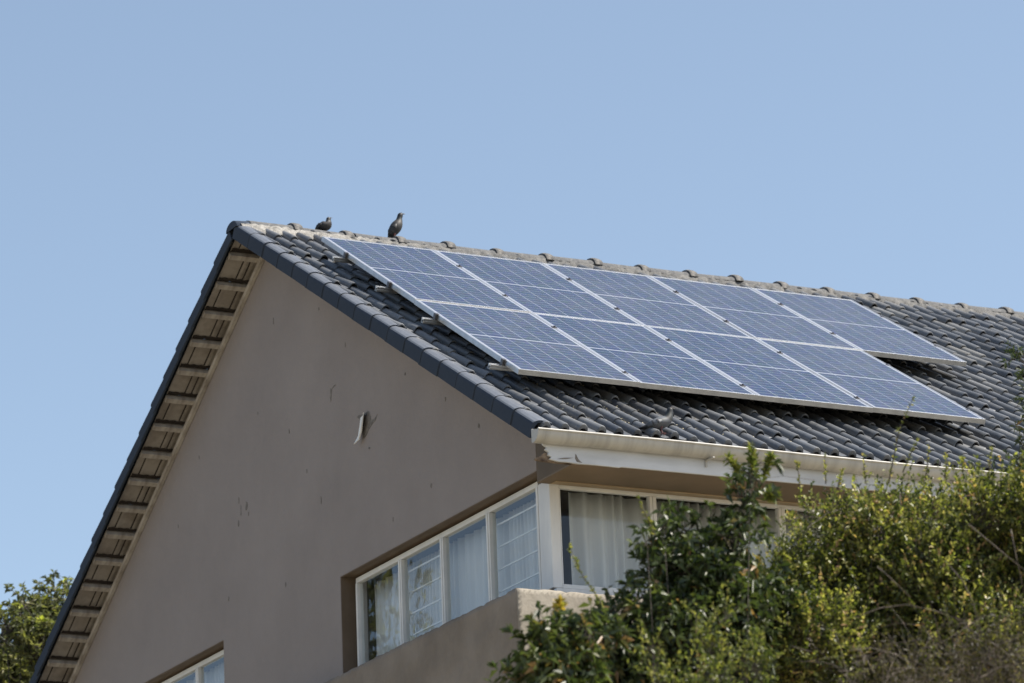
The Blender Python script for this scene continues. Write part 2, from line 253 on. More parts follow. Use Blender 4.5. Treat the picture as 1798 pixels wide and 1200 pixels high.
# ------------------------------------------------------------------ roof geometry (x along the ridge, y towards the back, z up; metres)
K = .5927; PHI = math.atan(K); CP, SP = math.cos(PHI), math.sin(PHI)
AY, AZ = 1.07, .41                     # apex of the tile crests
XB = -.348; G = .341                   # outer face of the verge; tile gauge
XEND = 12.6
def slope_matrix(side):
    """local (a: along x, d: down the slope from the apex, n: off the slope) -> world; side -1 front, +1 back"""
    D = Vector((0, side*CP, -SP)); N = Vector((0, side*SP, CP))
    return Matrix(((1, D.x, N.x, 0), (0, D.y, N.y, AY), (0, D.z, N.z, AZ), (0, 0, 0, 1)))
MF, MBK = slope_matrix(-1), slope_matrix(1)
DF, DB = 6.27, 6.75                    # slope lengths front and back

house = empty('house', (0, 0, -9.0))
tag(house, 'plastered gabled house with a dark tiled roof carrying solar panels', 'house')
def hp(o):                              # parent to house, keeping world coordinates
    o.parent = house; o.matrix_parent_inverse = Matrix.Translation((0, 0, 9.0)); return o
roof = None
def profile(u):
    """height of the tile section at u metres across one 0.15 m roll pitch"""
    r = (u-.046)/.037
    if abs(r) < 1: return .042*math.sqrt(max(0, 1-r*r)) - .042
    if u > .085: return -.042 - .004*math.sin((u-.085)/.065*math.pi)
    return -.042
US = [0, .0089, .0115, .018, .027, .036, .046, .056, .065, .074, .0805, .0832, .098, .118, .136]
def tiles(side, dmax, x0, x1, Mx, last_jit=True):
    V = []; T = []; ncol = int((x1-x0)/.3)+1; ncourse = int(dmax/G)+2
    for c in range(ncourse):
        dn = dmax - c*G                 # nose of this course
        if dn < .06: continue
        dh = max(dn-G-.03, .02)
        for k in range(-1, ncol):
            off = .15 if c % 2 else 0
            a0 = x0 + k*.3 + off
            js, jn, jt = rng.normal(0, .0055), rng.normal(0, .0028), rng.normal(0, .005)
            tint = float(np.clip(rng.beta(1.7, 2.2) + rng.normal(0, .04), 0, 1))
            jx = rng.normal(0, .0015)
            ring = []
            cols = [a0+jx+p*.15+u for p in (0, 1) for u in US] + [a0+jx+.3-.004]
            hs = [profile(u) for p in (0, 1) for u in US] + [profile(.15)]
            keep = [(a, h) for a, h in zip(cols, hs) if x0 <= a <= x1]
            if len(keep) < 3: continue
            for j in range(len(keep)-1):
                (a, h), (b, hh) = keep[j], keep[j+1]
                nh, nn = .014+jn, .031+jn+jt  # head sits low, nose rides high on the tile below
                nz = dn+js
                m = (dh+nz)/2
                # top surface, rounded lip, front face
                la, lb = .007*(h+.05)/.05, .007*(hh+.05)/.05; th = .034 if c == 0 else .012   # rolls ride higher than pans at the nose: a hollow shows under each
                row = [(dh, nh, nh), (nz-.010, nn+la, nn+lb), (nz-.002, nn-.002+la, nn-.002+lb), (nz, nn-.005+la, nn-.005+lb), (nz-.001, nn-th+la*.85, nn-th+lb*.85)]
                for (d1, q1, p1), (d2, q2, p2) in zip(row[:-1], row[1:]):
                    V.append([(a, d1, h+q1), (b, d1, hh+p1), (b, d2, hh+p2), (a, d2, h+q2)]); T.append(tint)
                # underside at the nose
                V.append([(a, nz-.001, h+nn-th+la*.85), (b, nz-.001, hh+nn-th+lb*.85), (b, nz-.12, hh+nn-.020), (a, nz-.12, h+nn-.020)]); T.append(tint)
    V = np.array(V, dtype=float); A = np.array(Mx)[:3, :3]; t = np.array(Mx)[:3, 3]
    W = V.reshape(-1, 3) @ A.T + t
    return W.reshape(-1, 4, 3), np.array(T)
Wf, Tf = tiles(-1, DF, XB+.05, XEND, MF)
Wb, Tb = tiles(1, DB, XB+.05, XEND, MBK)
roof = tri_mesh('roof', np.concatenate([Wf, Wb]), 4, [(0, 1, 2, 3)], M['tile'], None, np.concatenate([Tf, Tb]))
bm = bmesh.new(); bm.from_mesh(roof.data); bmesh.ops.remove_doubles(bm, verts=bm.verts, dist=.0004); bm.to_mesh(roof.data); bm.free()
for p in roof.data.polygons: p.use_smooth = True
try: roof.data.set_sharp_from_angle(angle=math.radians(42))
except Exception: pass
hp(roof)
def rp(o): o.parent = roof; return o
# underside of the tiles seen in the verge overhang: shallow pans with ribs, plus a dark membrane over the rooms
def under(side, Mx, dmax):
    m = MB(); g = MB(); n = int(dmax/G)+1
    for c in range(n):
        d1 = dmax-c*G-.02; d0 = max(d1-G+.01, .03)
        if d1 < .1: continue
        m.box(XB+.06, .05, d0, d1, -.068, -.060, Mx)
        a = -.215 if c % 2 else -.125       # side lap of the neighbouring tile
        m.box(a, a+.03, d0+.012, d1-.038, -.074, -.0683, Mx).box(-.062, -.032, d0+.012, d1-.038, -.076, -.0683, Mx)
        g.box(a-.012, a-.001, d0+.012, d1-.038, -.0705, -.0684, Mx).box(-.076, -.063, d0+.012, d1-.038, -.0705, -.0684, Mx)  # dark strips paint the shade beside the ribs
        pts = []; nseg = 16                 # scalloped dark sheet paints the shade where the next course laps over
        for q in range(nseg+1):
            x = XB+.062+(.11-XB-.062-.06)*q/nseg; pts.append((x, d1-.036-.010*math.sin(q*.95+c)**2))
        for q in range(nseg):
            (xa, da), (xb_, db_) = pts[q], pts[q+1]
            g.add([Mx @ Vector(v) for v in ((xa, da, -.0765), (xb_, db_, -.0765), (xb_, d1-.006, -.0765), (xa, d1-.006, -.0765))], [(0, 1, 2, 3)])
    rp(g.build('lap_shade', M['dark']))
    return rp(m.build('tile_underside', M['underside'], None, .002))
under(1, MBK, DB); under(-1, MF, DF)
for side, Mx, dmax in ((1, MBK, DB), (-1, MF, DF)):
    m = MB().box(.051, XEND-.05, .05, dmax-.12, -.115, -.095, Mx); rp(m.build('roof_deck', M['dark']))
# battens crossing the overhang
first = None
for side, Mx, dmax in ((1, MBK, DB), (-1, MF, DF)):
    for c in range(1, int(dmax/G)+1):
        d = dmax - c*G + .002
        if d < .12: continue
        if first is None:
            first = MB().box(XB+.045, .06, -.026, .026, -.042, 0, None).build('batten', M['timber'], None, .003); o = first
        else: o = first.copy(); COL.objects.link(o)
        o.matrix_local = Mx @ Matrix.Translation((0, d, -.0885)); rp(o)
# board along the top of the gable wall
for side, Mx, dmax in ((1, MBK, DB-.1), (-1, MF, DF-.35)):
    m = MB().box(-.040, -.003, .12, dmax, -.170, -.131, Mx); rp(m.build('verge_board', M['timber'], None, .003))
# verge tiles: L section, each overlapping the one below
def verge_tile(n0):
    R = .035; pts = []
    pts.append((.150, -.012)); pts.append((.150, .004))
    pts.append((.118, .014)); pts.append((.085, .019))
    for i in range(7):
        t = i/6*math.pi/2; pts.append((.052-.052*math.sin(t), .019-.045+.045*math.cos(t)))
    pts.append((0, -.115)); pts.append((.014, -.115)); pts.append((.014, -.035)); pts.append((.035, .002)); pts.append((.105, .004)); pts.append((.115, -.012))
    m = MB(); L = G+.035; n = len(pts); vs = []
    for d, s in ((-L, 0), (-L*.5, .005), (-.010, .0095), (0, .0085)):
        for x, z in pts:
            inner = (x in (.014, .105, .115) or (x == .035 and z == .002))
            vs.append((XB + x - (0 if inner else s if x < .02 else 0), d, z + (s if z > -.1 and not inner else s*.5)))
    fs = [(r*n+i, r*n+(i+1) % n, (r+1)*n+(i+1) % n, (r+1)*n+i) for r in range(3) for i in range(n)]
    fs += [tuple(range(n)), tuple(3*n+i for i in range(n-1, -1, -1))]
    m.add(vs, fs); o = m.build('verge_tile', M['verge'], None); o.data.materials.append(M['verge_lit_top'])
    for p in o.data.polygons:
        if p.normal.z > .55 and p.center.z > .0: p.material_index = 1  # upward faces get the painted sunlit tone
    return o
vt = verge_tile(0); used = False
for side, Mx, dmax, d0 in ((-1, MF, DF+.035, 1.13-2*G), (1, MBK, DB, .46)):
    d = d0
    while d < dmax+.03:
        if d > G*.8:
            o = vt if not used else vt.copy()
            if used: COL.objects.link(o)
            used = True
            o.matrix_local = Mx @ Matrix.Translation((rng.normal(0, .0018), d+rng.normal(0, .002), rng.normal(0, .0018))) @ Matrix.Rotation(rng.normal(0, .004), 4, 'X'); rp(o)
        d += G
# ridge tiles with raised collars, mortar bedding
def ridge_tile():
    m = MB(); n = 11; vs = []; Lr = .479
    for x, k in ((0, 1.0), (.02, 1.0), (.36, .97), (.395, 1.0), (.40, 1.26), (.425, 1.34), (.46, 1.30), (.478, 1.22), (.479, 1.0)):
        for i in range(n):
            t = math.pi*(i/(n-1)); w = .135
            y = -w*math.cos(t)*(1+(k-1)*.35); z = (.072*math.sin(t)**1.15)*(1+(k-1)*1.1) - .052
            vs.append((x, y, z))
    R = 9; fs = [(r*n+i, r*n+i+1, (r+1)*n+i+1, (r+1)*n+i) for r in range(R-1) for i in range(n-1)]
    fs += [tuple(range(n)), tuple((R-1)*n+i for i in range(n-1, -1, -1))]
    m.add(vs, fs); o = m.build('ridge_tile', M['ridge'], None, 0, True, False); o.data.materials.append(M['collar'])
    for p in o.data.polygons:
        if sum(o.data.vertices[i].co.x for i in p.vertices)/len(p.vertices) > .396: p.material_index = 1
    try: o.data.set_sharp_from_angle(angle=math.radians(50))
    except Exception: pass
    return o
rt = ridge_tile(); x = XB+.02-.239*0 ; first = True
x = .204-.43-.479*0
xs = [XB-.0] 
k = 0; x = .204 - .43
while x < XEND-.3:
    o = rt if k == 0 else rt.copy()
    if k: COL.objects.link(o)
    o.matrix_local = Matrix.Translation((x+rng.normal(0, .006), AY+rng.normal(0, .004), AZ+rng.normal(0, .004))) @ Matrix.Rotation(rng.normal(0, .008), 4, 'Y') @ Matrix.Rotation(rng.normal(0, .03), 4, 'X'); rp(o)
    x += .479; k += 1
# the first ridge piece, closed at its end, over the verge
m = MB(); vs = []; n = 11
for x, kk in ((XB-.008, .80), (XB-.002, .88), (.204-.435, .97)):
    for i in range(n):
        t = math.pi*i/(n-1); vs.append((x, AY-.137*math.cos(t)*kk, AZ-.062+.084*math.sin(t)*kk))
fs = [(r*n+i, r*n+i+1, (r+1)*n+i+1, (r+1)*n+i) for r in range(2) for i in range(n-1)] + [tuple(range(n))]
m.add(vs, fs); rp(m.build('ridge_end_tile', M['verge'], None, 0, True))
m = MB(); nx = 420
for s in (-1, 1):
    vs = []
    for i in range(nx):
        x = XB+.03+i*(XEND-XB-.1)/(nx-1); j = rng.normal(0, .010); q = rng.normal(0, .006); e_ = .085*math.exp(-max(0, x-.15)/.35)*(.8+.2*math.sin(x*31))
        vs += [(x, AY+s*.115, AZ-.035), (x, AY+s*(.146+j*.5), AZ-.050+q+e_*.15), (x, AY+s*(.162+j+e_), AZ-.108+q-e_*.56)]
    m.add(vs, [(3*i+k, 3*i+3+k, 3*i+4+k, 3*i+1+k) for i in range(nx-1) for k in (0, 1)])
rp(m.build('ridge_mortar', M['mortar'], None, 0, True))

NL = 420; xs_ = rng.gamma(2.2, .42, NL)+.05; ds_ = DF-.25-np.abs(rng.normal(0, .52, NL)); rollx = np.round((xs_-(XB+.05))/.15)*.15+(XB+.05)-.025+rng.normal(0, .009, NL)
pts_ = np.stack([rollx, ds_, np.full(NL, -.012)+rng.uniform(0, .012, NL)], axis=1) @ np.array(MF)[:3, :3].T + np.array(MF)[:3, 3]
dd_ = rng.normal(size=(NL, 3)); dd_[:, 2] = dd_[:, 2]*.3+.15; dd_ /= np.linalg.norm(dd_, axis=1)[:, None]; sd_ = np.cross(dd_, rng.normal(size=(NL, 3))); sd_ /= np.linalg.norm(sd_, axis=1)[:, None]
l_ = rng.uniform(.008, .022, (NL, 1)); lit = tri_mesh('leaf_litter', np.stack([pts_, pts_+dd_*l_*.5+sd_*l_*.22, pts_+dd_*l_, pts_+dd_*l_*.5-sd_*l_*.22], axis=1), 4, [(0, 1, 2), (0, 2, 3)], simple('dry_straw_litter', (.30,.26,.17), (.52,.47,.34), 30, .9, 0))
tag(lit, 'dry leaf bits lying between the tile rolls above the gutter', 'leaf litter', kind='stuff')

# ------------------------------------------------------------------ walls
ZG = -9.4
def crest(y): return AZ - K*abs(y-AY)
YF = -3.66; YBK = AY + DB*CP - .45
WINS = [(-3.662, -.18, -3.84, -2.93), (2.23, 5.4, -3.95, -2.93)]     # y0, y1, z0, z1 openings in the gable
def build_gable():
    m = MB(); T = .22
    ys = sorted({YF, YBK, AY, *[v for w in WINS for v in w[:2] if YF < v < YBK]})
    for y0, y1 in zip(ys[:-1], ys[1:]):
        tops = (crest(y0)-.118, crest(y1)-.118); holes = [w for w in WINS if w[0] <= y0+1e-4 and w[1] >= y1-1e-4]
        if not holes: m.prism([(y0, ZG), (y1, ZG), (y1, tops[1]), (y0, tops[0])], 0, 0, T)
        else:
            w = holes[0]; m.prism([(y0, ZG), (y1, ZG), (y1, w[2]), (y0, w[2])], 0, 0, T)
            m.prism([(y0, w[3]), (y1, w[3]), (y1, tops[1]), (y0, tops[0])], 0, 0, T)
    o = m.build('gable_wall', M['wall']); bm = bmesh.new(); bm.from_mesh(o.data); bmesh.ops.remove_doubles(bm, verts=bm.verts, dist=.0005)
    seen = {}
    dup = []
    for f in bm.faces:                   # drop the internal faces between the blocks
        k = tuple(sorted(v.index for v in f.verts))
        if k in seen: dup += [f, seen[k]]
        seen[k] = f
    if dup: bmesh.ops.delete(bm, geom=list(set(dup)), context='FACES_ONLY')
    bm.to_mesh(o.data); bm.free(); return hp(o)
gable = build_gable()
# painted reveals (thin skins inside the openings)
for (y0, y1, z0, z1) in WINS:
    m = MB()
    ya = y0 if y0 > -3 else YF+.0
    m.box(.004, .215, max(ya, YF+.01), y1-.004, z1-.006, z1-.001)
    m.box(.004, .215, y1-.006, y1-.001, z0+.001, z1-.008)
    hp(m.build('window_reveal', M['reveal']))
    hp(MB().box(.152, .226, y1-.014, y1-.0065, z0+.001, z1-.008).build('inner_reveal', M['white']))
# plaster wall below the front windows and beyond them, back and far walls
m = MB().box(.221, XEND-.3, YF+.001, YF+.22, ZG, -3.80).box(3.6, XEND-.3, YF+.002, YF+.22, -3.799, -3.02)
hp(m.build('front_wall', M['wall']))
m = MB().box(.221, XEND-.3, YBK-.22, YBK-.001, ZG, crest(YBK)-.13); hp(m.build('back_wall', M['wall']))
m = MB().prism([(YF+.23, ZG), (YBK-.23, ZG), (YBK-.23, crest(YBK-.23)-.13), (AY, crest(AY)-.13), (YF+.23, crest(YF+.23)-.13)], 0, XEND-.52, XEND-.3); hp(m.build('end_wall', M['wall']))
# parapet ledge standing proud of the gable and the front
def grid_ledge():
    bm = bmesh.new(); m = MB()
    m.prism([(-.40, -4.05), (5.2, -4.05), (5.2, YF-.001), (-.001, YF-.001), (-.001, 1.6), (-.40, 1.6)], 2, ZG, -3.922)
    o = m.build('parapet', M['parapet']); me = o.data
    bm.from_mesh(me); 
    for it in range(9):
        ed = [e for e in bm.edges if e.calc_length() > .055 and max(v.co.z for v in e.verts) > -4.9 and min(v.co.x for v in e.verts) < 1.6]
        if not ed: break
        bmesh.ops.subdivide_edges(bm, edges=ed, cuts=1, use_grid_fill=True)
    bmesh.ops.triangulate(bm, faces=[f for f in bm.faces if len(f.verts) > 4])
    from mathutils import noise as mn
    for v in bm.verts:
        if v.co.x < -.002 or v.co.y < YF-.01:
            p = v.co*7; d = mn.noise(p)*.006+mn.noise(p*3.1)*.004
            edge = (abs(v.co.z+3.922) < .002)
            v.co += Vector((d, d, (d*1.1-.002 if edge else 0)))
            if edge and (abs(v.co.x+.40) < .02 or abs(v.co.y+4.05) < .02): v.co.z -= abs(mn.noise(v.co*14))*.018
    bm.to_mesh(me); bm.free()
    me.materials.append(M['parapet_front'])
    for p in me.polygons:
        p.use_smooth = True
        if p.normal.y < -.6 and p.center.x > -.399: p.material_index = 1  # front faces get a paler plaster tone
    return hp(o)
grid_ledge()
# loose flake of plaster with a flat dark patch behind it for hollow and shadow
m = MB()
V0 = [(0,-.66,-1.72),(-.028,-.70,-1.73),(-.045,-.725,-1.80),(-.040,-.70,-1.88),(-.055,-.675,-1.93),(-.030,-.655,-1.955),(-.012,-.645,-1.90),(-.006,-.648,-1.80)]
flake = [(-.004,-.655,-1.732),(-.012,-.72,-1.728),(-.040,-.785,-1.722),(-.050,-.780,-1.80),(-.044,-.745,-1.87),(-.050,-.705,-1.93),(-.058,-.630,-1.948),(-.030,-.655,-1.885),(-.012,-.650,-1.80)]
n = len(flake); vs = flake + [(x+.008, y-.002, z) for x, y, z in flake]
m.add(vs, [tuple(range(n)), tuple(range(2*n-1, n-1, -1))] + [(i, n+i, n+(i+1) % n, (i+1) % n) for i in range(n)])
fl = hp(m.build('plaster_flake', simple('pale_loose_plaster', (.68,.67,.65), (.80,.79,.77), 20, .8, .4)))
tag(fl, 'pale flake of plaster peeling from the gable')
def scar(pts, t=.004, name='plaster_scar_or_shade'):
    m = MB(); n = len(pts)
    m.add([(-.0025, y, z) for y, z in pts] + [(.004, y, z) for y, z in pts], [tuple(range(n)), tuple(range(2*n-1, n-1, -1))] + [(i, n+i, n+(i+1) % n, (i+1) % n) for i in range(n)])
    return hp(m.build(name, M['scar']))
M['scar'] = simple('exposed_plaster_and_flake_shade', (.10,.088,.078), (.20,.18,.16), 25, .9, .5)
scar([(-.58,-1.705),(-.62,-1.70),(-.70,-1.716),(-.80,-1.712),(-.83,-1.74),(-.85,-1.80),(-.91,-1.81),(-.97,-1.785),(-.93,-1.825),(-.87,-1.84),(-.80,-1.87),(-.76,-1.90),(-.70,-1.92),(-.67,-1.80),(-.63,-1.735)])  # flat dark patch paints the hollow and the flake's shadow
scar([(-.085,-1.33),(-.115,-1.345),(-.105,-1.40),(-.09,-1.45),(-.078,-1.40)]); scar([(-.115,-1.345),(-.16,-1.325),(-.20,-1.33),(-.15,-1.34)])
for (yc, zc, h, w) in [(1.84,-1.80,.09,.010),(1.80,-1.90,.11,.012),(1.68,-1.89,.09,.03),(1.64,-1.96,.05,.012),(1.86,-2.0,.07,.02),(.15,-2.21,.10,.010),(1.03,-.44,.07,.012),(.756,-1.47,.06,.012),(-.80,-2.02,.03,.02),(-2.2,-1.99,.05,.018),(-1.9,-2.6,.05,.015),(-2.75,-2.35,.045,.02),(.42,-1.9,.05,.008),(2.7,-1.2,.05,.01),(2.1,-2.6,.06,.01),(3.2,-1.7,.06,.01),(-1.2,-2.7,.05,.012),(.1,-.6,.05,.012),(-.4,-1.05,.05,.01),(1.4,-1.15,.04,.01),(-1.5,-1.6,.035,.014),(.9,-2.75,.05,.012)]:
    pts = []
    for i in range(7):
        a = 2*math.pi*i/7; pts.append((yc+math.cos(a)*w*rng.uniform(.35, 1), zc+math.sin(a)*h/2*rng.uniform(.5, 1)))
    scar(pts)

# ------------------------------------------------------------------ eaves: fascia, soffit, gutter
m = MB()
fx = [(-.295,-2.90),(-.30,-2.935),(-.268,-2.955),(-.285,-2.972),(-.255,-2.99),(-.262,-3.012),(-.235,-3.022),(-.25,-3.04),(-.18,-3.052),(-.10,-3.050),(-.02,-3.055),(.12,-3.052),(.32,-3.054),(.33,-3.048),(XEND-.2,-3.048),(XEND-.2,-2.86),(-.295,-2.86)]
m.prism(fx, 1, -4.352, -4.33); hp(m.build('fascia', M['fascia'], None, .002))
m = MB().prism([(-.28,-2.99),(-.20,-3.0),(-.13,-3.035),(-.05,-3.038),(0,-3.046),(0,-3.058),(-.15,-3.056),(-.30,-3.052),(-.355,-3.046),(-.352,-3.034),(-.32,-3.024)], 1, -4.329, -4.305); hp(m.build('rotten_fascia_end', simple('rotten_wood', (.05,.03,.02), (.24,.18,.13), 14, .9, .6)))
m = MB()
for pts in ([(-.04,-2.985),(-.03,-3.0),(-.02,-3.02),(.0,-3.04),(.012,-3.046),(-.03,-3.043),(-.045,-3.02)], [(-.19,-3.035),(-.13,-3.02),(-.06,-3.015),(-.12,-3.030)]):
    m.prism(pts, 1, -4.3545, -4.351)
hp(m.build('fascia_crack', M['scar']))
hp(MB().box(.001, XEND-.2, -4.329, YF-.001, -3.022, -3.010).build('soffit', M['soffit']))
hp(MB().box(.1, XEND-.2, YF-.11, YF-.055, -3.034, -3.0225).box(.1, XEND-.2, YF-.054, YF-.022, -3.028, -3.0226).build('soffit_moulding', simple('tan_moulding', (.27,.205,.13), (.34,.265,.175), 3, .7, .15), None, .004))
m = MB().prism([(-4.329, -3.009), (YF-.001, -3.009), (YF-.001, crest(YF)-.12), (-4.2, crest(-4.2)-.12), (-4.329, crest(-4.329)-.10)], 0, .001, .02)
hp(m.build('eave_end_board', simple('dark_brown_board', (.085,.060,.036), (.12,.085,.052), 3, .7, .2)))
# wall stub between soffit and plate so nothing shows behind the window head
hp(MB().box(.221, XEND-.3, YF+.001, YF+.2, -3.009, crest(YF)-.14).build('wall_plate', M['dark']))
# gutter: rounded box section with a rolled rim
def gutter():
    sec = []
    yb, yf, zt, zb = -4.358, -4.47, -2.850, -2.938
    outer = [(yb, zt+.02), (yb, zb+.012)]
    for i in range(5): t = i/4*math.pi/2; outer.append((yb-.012*math.sin(t)*1.0-.0+.0, zb+.012-.012*math.sin(t)))
    outer = [(yb, zt+.015), (yb, zb+.01), (yb-.01, zb), (yb-.030, zb)]
    for i in range(1, 11): t = i/11*math.pi/2; outer.append((yb-.030-.078*math.sin(t)**1.0, zt-.008-(zt-.008-zb)*math.cos(t)))
    for i in range(7): t = -math.pi/2+i/6*math.pi*1.5; outer.append((yf+.004-.0105*math.cos(t), zt-.006+.0095*math.sin(t)))
    inner = [(y+.004 if y < yb-.03 else y, z+.004) for y, z in outer[:-7]][::-1]
    inner = [(max(y, yf+.008)-.0 if True else y, z) for y, z in inner]
    poly = outer + [(yf+.010, zt-.016)] + [(y-.003 if y > yb-.02 else y, z) for y, z in inner]
    m = MB(); n = len(poly); xs = [-.39, -.387] + [ -.387 + (XEND-.2+.387)*i/40 for i in range(1, 41)]
    vs = [(x, y, z+.004*math.sin(x*1.7+.5)) for x in xs for y, z in poly]
    fs = [(r*n+i, r*n+(i+1) % n, (r+1)*n+(i+1) % n, (r+1)*n+i) for r in range(len(xs)-1) for i in range(n)]
    m.add(vs, fs); o = m.build('gutter', M['gutter'], None, 0, True)
    try: o.data.set_sharp_from_angle(angle=math.radians(50))
    except Exception: pass
    hp(o)
    e = MB().prism([(y, z) for y, z in outer], 0, -.393, -.3885).build('end_cap', M['gutter']); e.parent = o
    brk = None
    for xb in (1.03, 1.46, 2.9, 4.4, 5.9, 7.4):
        if brk is None: brk = MB().box(-.008, .008, yf-.004, yb+.01, zb-.012, zb-.003).box(-.008, .008, yb-.004, yb+.004, zb-.055, zb-.003).build('bracket', M['gutter']); b = brk
        else: b = brk.copy(); COL.objects.link(b)
        b.parent = o; b.location = (xb, 0, 0)
    return o
gutter()
# dark strip of tile underlay hanging into the gutter
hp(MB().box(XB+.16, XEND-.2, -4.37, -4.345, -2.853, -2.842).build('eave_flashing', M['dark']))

# ------------------------------------------------------------------ windows
def window_gable(y0, y1, z0, z1, muls, bars, name='window'):
    """frame in the plane x = .10 ... ; y0<y1"""
    t = .030; m = MB(); xf, xbk = .098, .150
    m.box(xf, xbk, y0, y1, z1-t-.012, z1).box(xf, xbk, y0, y1, z0, z0+t)
    m.box(xf-.004, xbk, y0, y0+t, z0+t+.0005, z1-t-.0125).box(xf-.004, xbk, y1-t, y1, z0+t+.0005, z1-t-.0125)
    fr = hp(m.build(name, M['white'], None, .003))
    edges = [y0+t] + muls + [y1-t]
    for q in muls:
        o = MB().box(xf-.006, xbk, q-.024, q-.003, z0+t+.001, z1-t-.013).box(xf-.012, xbk+.003, q-.0025, q+.022, z0+t+.001, z1-t-.013).build('mullion', M['white'], None, .003); o.parent = fr; o.matrix_parent_inverse = fr.matrix_parent_inverse.copy() if False else Matrix()
    for i, (a, b) in enumerate(zip(edges[:-1], edges[1:])):
        a2, b2 = a+.006, b-.006
        jm = .0
        g = MB().add([(.121, a2, z0+t), (.121+rng.normal(0,.0015), b2, z0+t), (.121+rng.normal(0,.0015), b2, z1-t-.012), (.121, a2, z1-t-.012)], [(0,1,2,3)]).build('pane', M['glass']); g.parent = fr
        if i in bars:
            m = MB(); nb = bars[i]
            for k in range(nb):
                z = z1 - .03 - (z1-z0)*(k+.62)/(nb+.1)
                m.box(.160, .170, a2+.004, b2-.004, z-.006, z+.006)
            m.box(.1705, .1745, (a2+.02), (a2+.03), z0+.04, z1-.06)
            bb = m.build('burglar_bars', M['white']); bb.parent = fr
    return fr
window_gable(-3.478, -.26, -3.83, -2.955, [-2.656, -1.854, -1.10], {0: 5, 2: 5})
window_gable(2.28, 5.35, -3.93, -2.955, [3.05, 3.85, 4.6], {1: 5})
# corner post between the gable window and the front window
m = MB().box(.096, .176, YF+.001-.006, -3.482, -3.80, -2.985); hp(m.build('corner_post', M['post'], None, .006))
def window_front(x0, x1, z0, z1, muls):
    t = .034; yf, yb = YF-.001, YF+.05; m = MB()
    m.box(x0, x1, yf, yb, z1-t, z1).box(x0, x1, yf, yb, z0, z0+t).box(x0, x0+.012, yf+.004, yb, z0+t+.0005, z1-t-.0005).box(x1-t, x1, yf+.004, yb, z0+t+.0005, z1-t-.0005)
    m.box(x0-.0, x1, yf-.02, yf-.0005, z1-.008, z1+.012)
    fr = hp(m.build('window', M['white'], None, .003)); edges = [x0+.012] + muls + [x1-t]
    for q in muls:
        o = MB().box(q-.026, q-.002, yf-.003, yb, z0+t+.001, z1-t-.001).box(q-.0015, q+.028, yf-.007, yb+.003, z0+t+.001, z1-t-.001).build('mullion', M['white'], None, .003); o.parent = fr
    for a, b in zip(edges[:-1], edges[1:]):
        g = MB().add([(a, yf+.026, z0+t), (b, yf+.026+rng.normal(0,.001), z0+t), (b, yf+.026, z1-t), (a, yf+.026, z1-t)], [(0,1,2,3)]).build('pane', M['glass_front']); g.parent = fr
    return fr
window_front(.178, 3.58, -3.80, -3.012, [.958, 2.06, 2.85])
hp(MB().box(.10, 3.62, YF-.05, YF-.002, -3.842, -3.812).build('window_sill', M['post'], None, .004))
# rooms behind the windows
m = MB().box(.30, 5.2, -3.2+3.6, -3.19+3.6, -5.6, -2.85).box(5.19, 5.2, YF+.25, .39, -5.6, -2.85).box(.30, 5.2, YF+.25, .39, -2.86, -2.85).box(.225, 5.2, YF+.25, .39, -5.62, -5.605)
m.box(.26, 4.0, 1.9, 1.91, -5.6, -2.85).box(.26, 4.0, 5.9, 5.91, -5.6, -2.85).box(4.0, 4.01, 1.92, 5.89, -5.6, -2.85).box(.26, 4.0, 1.92, 5.89, -2.86, -2.85).box(.26, 4, 1.92, 5.89, -5.62, -5.605)
hp(m.build('room_lining', M['room']))
# curtains: folded cloth with thickness
def curtain(pts_fn, length, z0, z1, label, amp=.022, wl=.075, seed=0):
    r = np.random.RandomState(seed); n = int(length/.006); ph = 0; vs = []; rows = 7
    w = []; s = 0
    for i in range(n):
        ph += 2*math.pi*.006/(wl*(1+.6*math.sin(i*.021+seed)+.25*math.sin(i*.07))*1.0+.02); w.append(amp*math.sin(ph)*(1+.35*math.sin(i*.05+seed)))
    for j in range(rows):
        z = z1+(z0-z1)*j/(rows-1)
        for i in range(n):
            s = i*.006; q = w[i]*(.7+.5*j/(rows-1)); vs.append(pts_fn(s, q+.004*math.sin(j*1.3+i*.04), z))
    fs = [(j*n+i, j*n+i+1, (j+1)*n+i+1, (j+1)*n+i) for j in range(rows-1) for i in range(n-1)]
    o = MB().add(vs, fs).build('curtain', M['curtain'], None, 0, True)
    sm = o.modifiers.new('thickness', 'SOLIDIFY'); sm.thickness = .0015
    return tag(o, label, 'curtain')
curtain(lambda s, q, z: (.262+q, -.25-s, z), 3.15, -4.7, -2.99, 'long sheer white curtain behind the four panes below the gable', seed=1)
curtain(lambda s, q, z: (.245+q, 2.35+s, z), 2.9, -4.7, -2.99, 'sheer curtain in the low window at the foot of the gable', seed=4)
curtain(lambda s, q, z: (.33+s, YF+.13+q, z), .47, -4.7, -3.03, 'pleated white curtain in the front window next to the corner post', .034, .085, seed=2)
curtain(lambda s, q, z: (.80+s, YF+.16+q, z), 2.5, -4.7, -3.03, 'greyish curtain behind the front window panes nearest the shrubs', .03, .11, seed=9)

